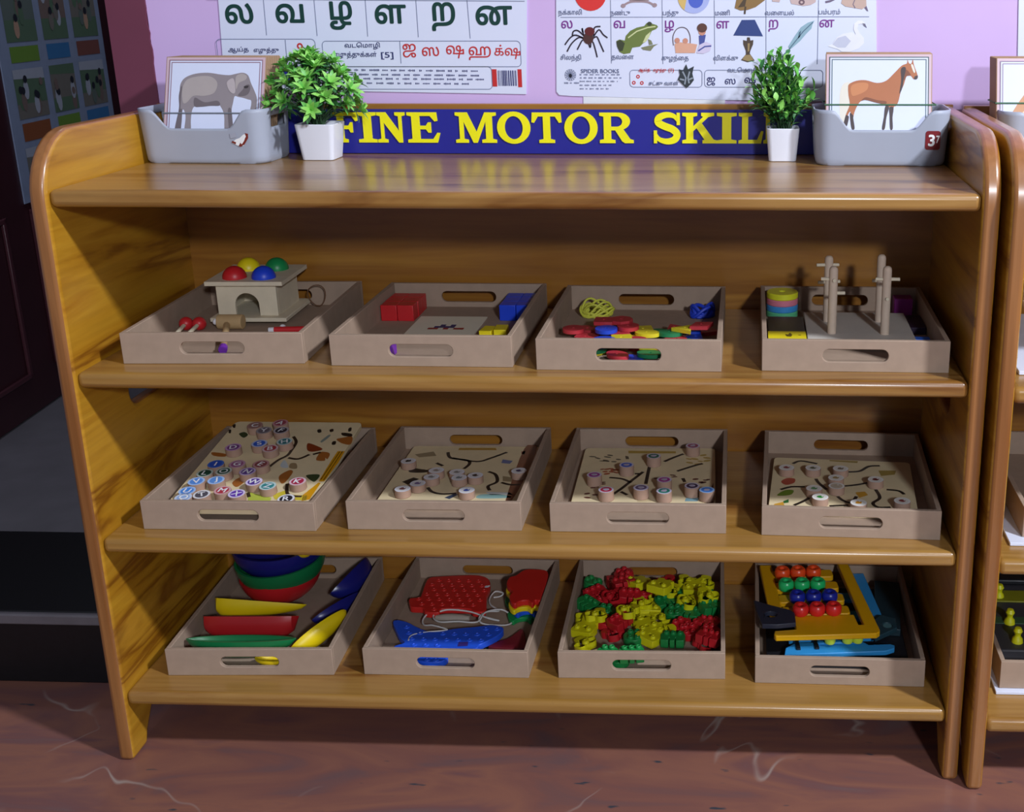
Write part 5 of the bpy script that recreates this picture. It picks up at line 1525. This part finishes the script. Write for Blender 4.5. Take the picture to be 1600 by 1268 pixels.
for j, (c, m) in enumerate(BC):
    proto = None
    for i in range(3):
        x = {'red': .046, 'blue': .046, 'green': .0335, 'orange red': .0325}[c] + i * .0250
        y = FY[j] - .0115
        M = yfm @ Matrix.Translation((x, y, .0009))
        if proto is None:
            proto = finish('bead', MB().lathe([(.0038, .0), (.0098, .0), (.0119, .0025), (.0124, .0075), (.0119, .0130), (.0092, .0160), (.0048, .0155), (.0038, .0125), (.0038, .0)], 26), m, angle=50)
            o = proto
        else:
            o = proto.copy()
            col.objects.link(o)
        o.matrix_world = M
        tag(o, '%s bead on the yellow frame, %s of its row of three' % (c, ('left', 'middle', 'right')[i]), 'bead', 'ring beads on the yellow counting frame')

# ---------------------------------------------------------------- top shelf: baskets, cards, plants
ZT = ZS[0]
GREYB = mat('basket_grey', 'a2a8b8', .45, .02, 30, spec=.4)
def basket_mesh(w0, d0, w1, d1, H, dip, holes=True):
    per = []
    def rr(w, d, r, n=8):
        pts = []
        segs = [((-w / 2 + r, -d / 2), (w / 2 - r, -d / 2), 28), None, ((w / 2, -d / 2 + r), (w / 2, d / 2 - r), 12), None, ((w / 2 - r, d / 2), (-w / 2 + r, d / 2), 16), None, ((-w / 2, d / 2 - r), (-w / 2, -d / 2 + r), 12), None]
        cent = [(w / 2 - r, -d / 2 + r, -90), (w / 2 - r, d / 2 - r, 0), (-w / 2 + r, d / 2 - r, 90), (-w / 2 + r, -d / 2 + r, 180)]
        ci = 0
        for s in segs:
            if s:
                (a, b), (c, e), k = s
                for i in range(k):
                    pts.append((a + (c - a) * i / k, b + (e - b) * i / k))
            else:
                cx, cy, a0 = cent[ci]
                ci += 1
                for i in range(n):
                    t = R(a0 + 90 * i / n)
                    pts.append((cx + r * math.cos(t), cy + r * math.sin(t)))
        return pts
    P0, P1 = rr(w0, d0, .020), rr(w1, d1, .024)
    n = len(P0)
    K = 14
    def top(i):
        x, y = P1[i]
        u = abs(x) / w1
        if y < -d1 / 2 + .004:
            s = min(max((u - .22) / .15, 0), 1)
            s = s * s * (3 - 2 * s)
            return H - dip * (1 - s)
        return H
    mb = MB()
    vs, fs = [], []
    for k in range(K + 1):
        for i in range(n):
            z = top(i) * k / K
            f = z / H
            if k == 0:
                z, f = 0, 0
            x = P0[i][0] + (P1[i][0] - P0[i][0]) * f
            y = P0[i][1] + (P1[i][1] - P0[i][1]) * f
            vs.append((x, y, z))
    # rounded foot: pull the lowest ring in a little
    for i in range(n):
        x, y, z = vs[i]
        vs[i] = (x * .975, y * .965, .0)
        x, y, z = vs[n + i]
        vs[n + i] = (x * .997, y * .995, z * .75)
    for k in range(K):
        for i in range(n):
            j = (i + 1) % n
            xm, ym = (P1[i][0] + P1[j][0]) / 2, (P1[i][1] + P1[j][1]) / 2
            if holes and abs(abs(xm) - w1 / 2) < .002 and abs(ym) < .024 and 9 <= k <= 11:
                continue
            fs.append((k * n + i, k * n + j, (k + 1) * n + j, (k + 1) * n + i))
    fs.append(tuple(range(n))[::-1])
    return mb.add(vs, fs)
def basket(label, loc, rz, mx, mirror=False):
    t = thing('storage_basket', label, 'basket', loc=loc, rot=(0, 0, R(rz)), group='grey plastic baskets on the top shelves')
    o = finish('body', basket_mesh(.180, .102, .190, .110, .0765, .027), GREYB, t, norm=False, angle=60)
    s = o.modifiers.new('wall', 'SOLIDIFY')
    s.thickness = .0024
    s.offset = -1
    return t
bL = basket('grey plastic basket at left holding the elephant picture cards', (.1215, .291, ZT + .0003), -1.5, None)
bR = basket('grey plastic basket at right holding the horse picture cards', (1.0825, .291, ZT + .0003), -1.0, None)
bN = basket('grey plastic basket on the neighbouring shelving unit at right edge', (1.335, .271, ZT + .0003), 0, None)
# stickers on the basket fronts (wall leans outwards)
lean = math.degrees(math.atan(.004 / .0765))
def sticker(parent, x, z, name):
    o = bpy.data.objects.new(name, None)
    return Matrix.Translation((x, -.051 - .004 * z / .0765 - .0006, z)) @ Matrix.Rotation(R(lean), 4, 'X') @ UP
mb = MB()
mb.X = sticker(bR, .0715, .036, 's')
mb.prism(rrect(-.012, .0085, -.013, .013, .0035, 4), -.0004, 0, 0)
text(mb, '3', .0215, -.0035, 0, .0003, 1, bold=.03)
text(mb, '7', .0140, .0050, .0015, .0003, 1, bold=.03, sx=.7)
finish('sticker', mb, pic_mats('7a1420', 'f2f2f4'), bR)['label'] = 'dark red sticker with white figure'
mb = MB()
mb.X = sticker(bL, .0580, .034, 's')
mb.flat([(-.012, -.004), (-.004, -.008), (.004, -.008), (.009, -.001), (.0125, .004), (.0125, .009), (.006, .008), (.0, .003), (-.006, .001)], .0002, 1)
mb.flat([(-.0125, -.0035), (-.007, -.006), (-.006, -.003), (-.0115, -.001)], .0004, 0)
mb.flat([(.0, -.009), (.006, -.006), (.0125, .003), (.0130, .009), (.0085, .010), (.0095, .005), (.004, -.002)], .0005, 0)
mb.flat([(.002, -.006), (.006, -.001), (.009, .005), (.006, .006), (.003, .001), (.0, -.003)], .0007, 1)
mb.flat([(-.0135, .002), (-.004, .004), (-.0045, .011), (-.0140, .009)], .0002, 2)
mb.flat([(-.003, -.0085), (.001, -.0095), (.003, -.004), (.0, -.004)], .0006, 0)
finish('torn_sticker', mb, pic_mats('7a2a20', 'f2f2f4', 'a2a6b6'), bL, norm=False)['label'] = 'torn red and white sticker'

CARDW = mat('card_board', 'a38468', .7, .06, 30, spec=.2)
CARDP = mat('card_print', 'd2d8ee', .3, .01)
CARDE = mat('card_border', 'c9aeb8', .4, .02)
def card_stack(x0, x1, h, yb, th_deg, n, th, label_front, label_rest, line_mat, pic, group, fan=0.0):
    w = x1 - x0
    front = None
    for i in range(n):
        M = Matrix.Translation((x0 + i * fan, yb + i * (th + .0003) / math.cos(R(th_deg)), ZT + .0041)) @ Matrix.Rotation(R(-th_deg), 4, 'X')
        if i == 0:
            t = thing('picture_card', label_front, 'card', mtx=M, group=group)
            finish('card', MB().box(0, w, 0, th, 0, h), CARDW, t, bevel=.0005)
            mb = MB()
            mb.X = upright(-.0002)
            mb.flat([(.0012, .0012), (w - .0012, .0012), (w - .0012, h - .0012), (.0012, h - .0012)], .0, 0)
            e = .0062
            mb.flat([(e, e), (w - e, e), (w - e, h - e), (e, h - e)], .0003, 1)
            for e in (.0048, .0082):
                q = [(e, e), (w - e, e), (w - e, h - e), (e, h - e)]
                i2 = e + .0011
                q2 = [(i2, i2), (w - i2, i2), (w - i2, h - i2), (i2, h - i2)]
                if e == .0048 or True:
                    mb.flat([q, q2], .0005 + e * .01, 2)
            finish('printed_face', mb, [CARDE, CARDP, line_mat], t, norm=False)
            pic(t)
        else:
            if front is None:
                front = finish('picture_card', MB().box(0, w, 0, th, 0, h), CARDW, bevel=.0005)
                o = front
            else:
                o = front.copy()
                col.objects.link(o)
            o.matrix_world = M
            tag(o, label_rest, 'card', group + ' behind the front card')
def band(x0, x1, yb, th_deg, dep, v, m, label):
    mb = MB()
    r = .0012
    loop = [(-r, -r), (x1 - x0 + r, -r), (x1 - x0 + r, dep + r), (-r, dep + r)]
    mb.tube([(p[0], p[1], v + p[1] * math.tan(R(th_deg))) for p in loop], .0011, 6, True)
    o = tag(finish('rubber_band', mb, m), label, 'rubber band')
    o.matrix_world = Matrix.Translation((x0, yb, ZT + .0041)) @ Matrix.Rotation(R(-th_deg), 4, 'X')
(ex0, eh), (ex1, _) = [[0.0558,0.1521],[0.2025,0.1497]]
def elephant(t):
    off = lambda l: sm([(p[0] - ex0, max(p[1], .003)) for p in l])
    mb = MB()
    mb.X = upright(-.0006)
    mb.flat(off([[0.0778,0.1034],[0.0789,0.1129],[0.0851,0.1211],[0.099,0.1266],[0.1177,0.1282],[0.1366,0.1256],[0.1495,0.1247],[0.1588,0.1266],[0.1692,0.1282],[0.1769,0.1242],[0.1816,0.1129],[0.1873,0.1012],[0.1909,0.0918],[0.1913,0.0824],[0.1899,0.0731],[0.1824,0.073],[0.1832,0.0812],[0.1827,0.0876],[0.1784,0.089],[0.1709,0.0913],[0.1638,0.0927],[0.1586,0.0936],[0.1567,0.0847],[0.155,0.0707],[0.1582,0.0508],[0.1587,0.0402],[0.147,0.0402],[0.1444,0.0659],[0.1392,0.0777],[0.1338,0.0835],[0.1246,0.08],[0.1106,0.0781],[0.1012,0.0788],[0.0973,0.0729],[0.0961,0.0588],[0.0965,0.0401],[0.0876,0.0401],[0.0882,0.0612],[0.0866,0.0705],[0.0832,0.0729],[0.0816,0.0482],[0.0815,0.04],[0.0731,0.04],[0.0754,0.0611],[0.0785,0.0729],[0.0787,0.0893]]), .0, 0)
    mb.flat(off([[0.0813,0.1034],[0.0876,0.1176],[0.1038,0.1228],[0.1226,0.1223],[0.1324,0.1129],[0.1284,0.0988],[0.1146,0.0941],[0.0982,0.094],[0.0892,0.0846],[0.0834,0.0846]]), .0002, 1)
    mb.flat(off([[0.0792,0.107],[0.077,0.094],[0.0782,0.0799],[0.0777,0.0705],[0.0799,0.0729],[0.0803,0.094],[0.0811,0.107]]), .0003, 2)
    mb.flat(off([[0.0788,0.0729],[0.0828,0.0724],[0.0815,0.04],[0.0736,0.04],[0.0758,0.0611]]), .0003, 2)
    mb.flat(off([[0.1006,0.0917],[0.115,0.0847],[0.1336,0.087],[0.1375,0.08],[0.1246,0.0795],[0.1106,0.0781],[0.1007,0.079]]), .0003, 2)
    mb.flat(off([[0.1465,0.1141],[0.1544,0.12],[0.1582,0.1129],[0.1593,0.1],[0.1554,0.0976],[0.1493,0.1035]]), .0004, 3)
    mb.flat(off([[0.1585,0.1176],[0.1612,0.1247],[0.1693,0.1266],[0.1753,0.1228],[0.1732,0.1176],[0.1641,0.1129],[0.1605,0.1035]]), .0003, 1)
    mb.flat(off([[0.1703,0.1035],[0.1736,0.1094],[0.1794,0.1106],[0.1808,0.1035],[0.1777,0.0965],[0.1707,0.0941],[0.1637,0.0953]]), .0004, 2)
    mb.flat(off([[0.1497,0.073],[0.1549,0.073],[0.1587,0.0402],[0.154,0.0402]]), .0003, 2)
    mb.flat(off([[0.172,0.1082],[0.1783,0.1089],[0.1772,0.1059],[0.1731,0.1054]]), .0006, 4)
    finish('elephant_picture', mb, pic_mats('8d8488', 'a89e9c', '6d6468', 'b3a8aa', '3a3436'), t, norm=False)
card_stack(ex0, ex1, eh, .246, 21.8, 8, .0046, 'elephant picture card, front of the stack in the left basket', 'plain wooden backed card behind the elephant card', pic_mats('8e6a78')[0], elephant, 'picture cards in the left basket', fan=.0006)
band(ex0, ex1 + .005, .246, 21.8, 8 * .0053, 0.0691, mat('grey_band', '70767e', .6), 'thin grey rubber band round the elephant card stack')
(hx0, hh), (hx1, _) = [[1.0044,0.1534],[1.1529,0.1556]]
def horse(t):
    off = lambda l: sm([(p[0] - hx0, max(p[1], .003)) for p in l])
    mb = MB()
    mb.X = upright(-.0006)
    mb.flat(off([[1.0393,0.1123],[1.0301,0.1112],[1.025,0.1019],[1.0236,0.0838],[1.0249,0.0631],[1.028,0.0506],[1.0326,0.0631],[1.0381,0.0786],[1.0387,0.0941],[1.0368,0.1032]]), .0, 1)
    mb.flat(off([[1.0373,0.1102],[1.0475,0.1149],[1.0604,0.1156],[1.0758,0.1118],[1.0886,0.1149],[1.1,0.1257],[1.1102,0.1361],[1.1173,0.1392],[1.1181,0.1444],[1.1204,0.1394],[1.1237,0.1392],[1.1257,0.1449],[1.1273,0.1369],[1.1326,0.1221],[1.1316,0.1175],[1.127,0.117],[1.1231,0.1216],[1.1172,0.1211],[1.1135,0.1097],[1.1092,0.0994],[1.1062,0.0865],[1.103,0.0797],[1.0997,0.0777],[1.098,0.0632],[1.0984,0.0477],[1.0948,0.0477],[1.0941,0.0684],[1.0935,0.0777],[1.0904,0.0777],[1.089,0.0632],[1.0874,0.0477],[1.0835,0.0477],[1.0864,0.0658],[1.0878,0.0813],[1.076,0.0838],[1.0606,0.0877],[1.0534,0.0859],[1.0473,0.0766],[1.0434,0.0631],[1.045,0.0476],[1.0412,0.0476],[1.039,0.0618],[1.0394,0.0714],[1.0356,0.0657],[1.0337,0.0507],[1.0296,0.0496],[1.0325,0.0657],[1.0381,0.0812],[1.0364,0.0941],[1.0358,0.1045]]), .0002, 0)
    for l in [[[1.0389,0.0696],[1.0433,0.0657],[1.0434,0.0618],[1.0453,0.0476],[1.0412,0.0476],[1.039,0.0618]],[[1.0356,0.0657],[1.0372,0.0631],[1.0342,0.0501],[1.0296,0.0496],[1.0325,0.0651]],[[1.0935,0.0771],[1.0992,0.0771],[1.098,0.0632],[1.0984,0.0477],[1.0948,0.0477],[1.0939,0.0658]],[[1.0879,0.0787],[1.093,0.0777],[1.0895,0.0632],[1.0874,0.0477],[1.0835,0.0477],[1.0859,0.0632]]]:
        mb.flat(off(l), .0004, 2)
    mb.flat(off([[1.109,0.1304],[1.1128,0.1343],[1.1161,0.1317],[1.1137,0.1201],[1.1112,0.1046],[1.1072,0.0968],[1.1096,0.1149]]), .0004, 2)
    mb.flat(off([[1.0606,0.0916],[1.076,0.0877],[1.0888,0.0859],[1.0876,0.0818],[1.076,0.0838],[1.0606,0.0877],[1.0542,0.0864]]), .0004, 3)
    mb.flat(off([[1.0399,0.1071],[1.0501,0.1117],[1.063,0.111],[1.0618,0.1019],[1.0503,0.0954],[1.0413,0.0941]]), .0003, 4)
    mb.flat(off([[1.123,0.1369],[1.1258,0.1371],[1.129,0.1278],[1.1269,0.1265]]), .0004, 1)
    mb.flat(off([[1.1282,0.1206],[1.1326,0.1221],[1.1316,0.1172],[1.1278,0.117]]), .0004, 2)
    mb.flat(off([[1.1166,0.1304],[1.1231,0.1227],[1.1172,0.1211],[1.1142,0.1149],[1.1129,0.1226]]), .0003, 3)
    finish('horse_picture', mb, pic_mats('a8643c', 'd8d2c4', '3a2a2c', '7a4226', 'bf7a4c'), t, norm=False)
card_stack(hx0, hx1, hh, .246, 18, 9, .0046, 'horse picture card, front of the stack in the right basket', 'plain wooden backed card behind the horse card', pic_mats('3e5a5c')[0], horse, 'picture cards in the right basket', fan=.0004)
band(hx0, hx1 + .004, .246, 18, 9 * .0052, 0.0814, mat('green_band', '3f6a4a', .6), 'thin green rubber band round the horse card stack')
(nx0, nh), = [[1.2376,0.1486]]
def hand(t):
    off = lambda l: [(p[0] - nx0, p[1]) for p in l]
    mb = MB()
    mb.X = upright(-.0006)
    mb.flat(off([[1.2583,0.0707],[1.2669,0.0848],[1.2756,0.0972],[1.286,0.1061],[1.3104,0.1061],[1.3108,0.0469],[1.2777,0.0468],[1.2671,0.0619]]), 0, 0)
    for l in [[[1.2671,0.0672],[1.2792,0.0778],[1.281,0.0751],[1.2697,0.0645]],[[1.2723,0.0601],[1.2862,0.0707],[1.2871,0.0681],[1.2741,0.0574]]]:
        mb.flat(off(l), .0002, 1)
    finish('animal_picture', mb, pic_mats('c08a62', 'e6c3a4'), t, norm=False)
card_stack(nx0, nx0 + .15, nh, .226, 18, 9, .0046, 'picture card with tan animal part cut off at the right photo edge', 'plain wooden backed card behind the card at the right photo edge', pic_mats('8e7a98')[0], hand, 'picture cards in the neighbouring basket')
band(nx0, nx0 + .15, .226, 18, 9 * .0052, 0.0857, mat('green_band', '3f6a4a', .6), 'thin green rubber band round the cards at the right photo edge')

# potted plants
POT = mat('pot_white', 'e4e6f2', .3, .01, spec=.5)
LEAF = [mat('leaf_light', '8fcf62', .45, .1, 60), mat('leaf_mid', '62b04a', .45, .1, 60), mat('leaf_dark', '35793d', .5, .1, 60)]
STEM = mat('stem_dark_green', '2a4a2c', .6)
def leaf(mb, p, d, up, L, W, mi, bend=.25):
    d = Vector(d).normalized()
    s = d.cross(Vector(up))
    s = s.normalized() if s.length > 1e-4 else d.orthogonal().normalized()
    u = s.cross(d)
    p = Vector(p)
    row = [(0, .18, 0), (.28, .8, .04), (.6, 1.0, .02), (.85, .6, -.06), (1.0, .06, -.16)]
    vs, fs = [], []
    for t, w, b in row:
        c = p + d * (L * t) + u * (b * L * bend * 3)
        vs += [c - s * (W * w / 2) + u * W * .10 * w, c, c + s * (W * w / 2) + u * W * .10 * w]
    for i in range(len(row) - 1):
        a = i * 3
        fs += [(a, a + 1, a + 4, a + 3), (a + 1, a + 2, a + 5, a + 4)]
    mb.add(vs, fs, mi)
def pot(t, w0, w1, H):
    mb = MB()
    def sq(w, r):
        return rrect(-w / 2, w / 2, -w / 2, w / 2, r, 4)
    a, b, c = sq(w0, .006), sq(w1, .007), sq(w1 - .006, .005)
    n = len(a)
    vs = [(p[0], p[1], 0) for p in a] + [(p[0], p[1], H) for p in b] + [(p[0], p[1], H) for p in c] + [(p[0] * .97, p[1] * .97, H - .012) for p in c]
    fs = [tuple(range(n))[::-1]]
    for k in range(3):
        fs += [(k * n + i, k * n + (i + 1) % n, (k + 1) * n + (i + 1) % n, (k + 1) * n + i) for i in range(n)]
    fs.append(tuple(3 * n + i for i in range(n)))
    mb.add(vs, fs)
    finish('pot', mb, POT, t, bevel=.001, angle=30)
    finish('soil', MB().box(-w1 * .42, w1 * .42, -w1 * .42, w1 * .42, H - .0119, H - .006), mat('plant_base', '3a3a28', .9), t)
def plant(label, loc, w0, w1, H, rz, seed, style):
    random.seed(seed)
    t = thing('potted_plant', label, 'plant', loc=loc, rot=(0, 0, R(rz)), group='small plants in white square pots')
    pot(t, w0, w1, H)
    mb, st = MB(), MB()
    if style == 'rosette':
        tips = []
        for k in range(46):
            a = 2 * PI * (k * .381966) + random.uniform(-.2, .2)
            v = (k + .5) / 46
            el = R(-12 + 96 * v)
            rx, rz_ = .064, .046
            cx = .002
            r = random.uniform(.80, 1.05)
            p = Vector((cx - .006 + rx * r * math.cos(a) * math.cos(el), rx * .80 * r * math.sin(a) * math.cos(el), H + .030 + (.060 if el < 0 else rz_ + .014) * r * math.sin(el)))
            if p.z < H - .006:
                p.z = H - .006
            tips.append(p)
        tips.append(Vector((-.006, 0, H + .094)))
        for p in tips:
            b = Vector((random.uniform(-.008, .008), random.uniform(-.008, .008), H - .007))
            mid = (b + p) / 2 + Vector((0, 0, .008))
            st.tube(smooth([tuple(b), tuple(mid), tuple(p)], 4), .0011, 5)
            d0 = (p - mid).normalized()
            for ring, (nl, sp, L, W) in enumerate(((7, .95, .021, .0068), (6, .5, .019, .0062), (4, 1.3, .018, .0065))):
                base = p - d0 * (.006 if ring == 2 else .001 * ring)
                o1 = d0.orthogonal().normalized()
                o2 = d0.cross(o1)
                ph = random.uniform(0, 6)
                for q in range(nl):
                    al = ph + 2 * PI * q / nl
                    d = d0 * math.cos(sp) + (o1 * math.cos(al) + o2 * math.sin(al)) * math.sin(sp)
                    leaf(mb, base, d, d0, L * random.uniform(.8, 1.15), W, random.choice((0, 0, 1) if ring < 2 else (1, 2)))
            for q in range(4):
                f = random.uniform(.35, .8)
                s = b.lerp(p, f) + Vector((0, 0, .006 * (1 - f)))
                d = Vector((random.uniform(-1, 1), random.uniform(-1, 1), random.uniform(-.1, .8)))
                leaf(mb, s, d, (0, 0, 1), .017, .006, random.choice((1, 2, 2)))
    else:
        for k in range(72):
            a = 2 * PI * (k * .381966)
            v = (k + .5) / 72
            el = R(-22 + 112 * v)
            r = random.uniform(.62, 1.0)
            p = Vector((-.006 + .0530 * r * math.cos(a) * math.cos(el), .044 * r * math.sin(a) * math.cos(el), H + .040 + (.064 if el > 0 else .046) * r * math.sin(el)))
            b = Vector((random.uniform(-.010, .010), random.uniform(-.010, .010), H - .007))
            mid = (b + p) / 2 + Vector((0, 0, .006))
            cv = smooth([tuple(b), tuple(mid), tuple(p)], 4)
            st.tube(cv, .0009, 5)
            d0 = (p - mid).normalized()
            for q in range(9):
                f = .35 + .65 * q / 8
                s = Vector(cv[min(int(f * (len(cv) - 1)), len(cv) - 1)])
                al = q * 2.4 + k
                o1 = d0.orthogonal().normalized()
                o2 = d0.cross(o1)
                d = d0 * .75 + (o1 * math.cos(al) + o2 * math.sin(al)) * .8 + Vector((0, 0, .15))
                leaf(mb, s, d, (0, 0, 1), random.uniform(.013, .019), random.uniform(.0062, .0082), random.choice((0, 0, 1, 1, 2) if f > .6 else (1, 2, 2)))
    finish('foliage', mb, LEAF, t, norm=False)
    finish('stems', st, STEM, t, norm=False)
    return t
plant('small plant with spiky leaf rosettes in white pot beside elephant cards', (.2715, .300, ZT + .0002), .046, .058, .052, 0, 5, 'rosette')
plant('small bushy leafed plant in white pot beside the horse cards', (.9460, .300, ZT + .0002), .039, .047, .047, 0, 8, 'bush')

# ---------------------------------------------------------------- neighbouring unit's trays
def nb(x, y, z):
    return Matrix.Translation((x, y, z))
SHEET = mat('white_card_sheet', 'd6dcf0', .4, .01)
nx = 1.2085
row3 = [1.2603,0.0555,0.117]
row2 = [1.2716,0.0474,0.3574]
dup(tray, nb(row3[0], row3[1], ZS[3] + .0055), 'MDF tray with dark game board, lowest visible tray of the neighbouring unit', TG)
dup(tray, nb(row2[0], row2[1], ZS[2] + .0055), 'MDF tray on a white card, middle shelf of the neighbouring unit', TG)
s3 = [1.2544,0.0471,0.112]
s2 = [1.252,0.0299,0.3524]
for (x, y), z, lb in ((s3[:2], ZS[3], 'white card sheet under the lowest visible tray of the neighbouring unit'), (s2[:2], ZS[2], 'white card sheet under the middle tray of the neighbouring unit')):
    o = finish('card_sheet', MB().box(0, .28, 0, .31, .0003, .0052), SHEET, bevel=.0008)
    o.location = (x, y, z)
    tag(o, lb, 'card')
o = finish('card_sheet', MB().box(0, .25, 0, .28, .0003, .0060), SHEET, bevel=.0008)
o.location = [1.2471,0.039,0.5905]
o.location.z = ZS[1]
tag(o, 'white card sheet on the upper middle shelf of the neighbouring unit', 'card')
gb = thing('game_board', 'dark game board with an olive band and three yellow pegs at right edge', 'board', loc=(row3[0] + .0068, row3[1] + .03, ZS[3] + .0055 + FL + .0003))
finish('board', MB().box(.001, .20, .012, .245, 0, .030), mat('game_board_dark', '3a3a40', .5, .06), gb, bevel=.003)
finish('olive_band', MB().box(.0, .20, .150, .185, .0298, .0325), mat('olive_plastic', '8a8a1c', .5), gb, bevel=.001)
finish('dark_bar', MB().box(.012, .20, .205, .228, .0298, .0400), BLACK, gb, bevel=.003)
finish('green_band', MB().box(.006, .20, .085, .105, .0298, .0312), mat('dull_green', '3a5a3c', .5), gb, bevel=.0006)
for y in (.035, .088, .165):
    finish('peg', MB().lathe([(0, 0), (.0085, 0), (.0075, .006), (.0045, .010), (.0045, .013), (.0068, .018), (.0045, .023), (0, .024)], 18, (.030, y, .0300)), mat('peg_yellow', 'd9d818', .4), gb)
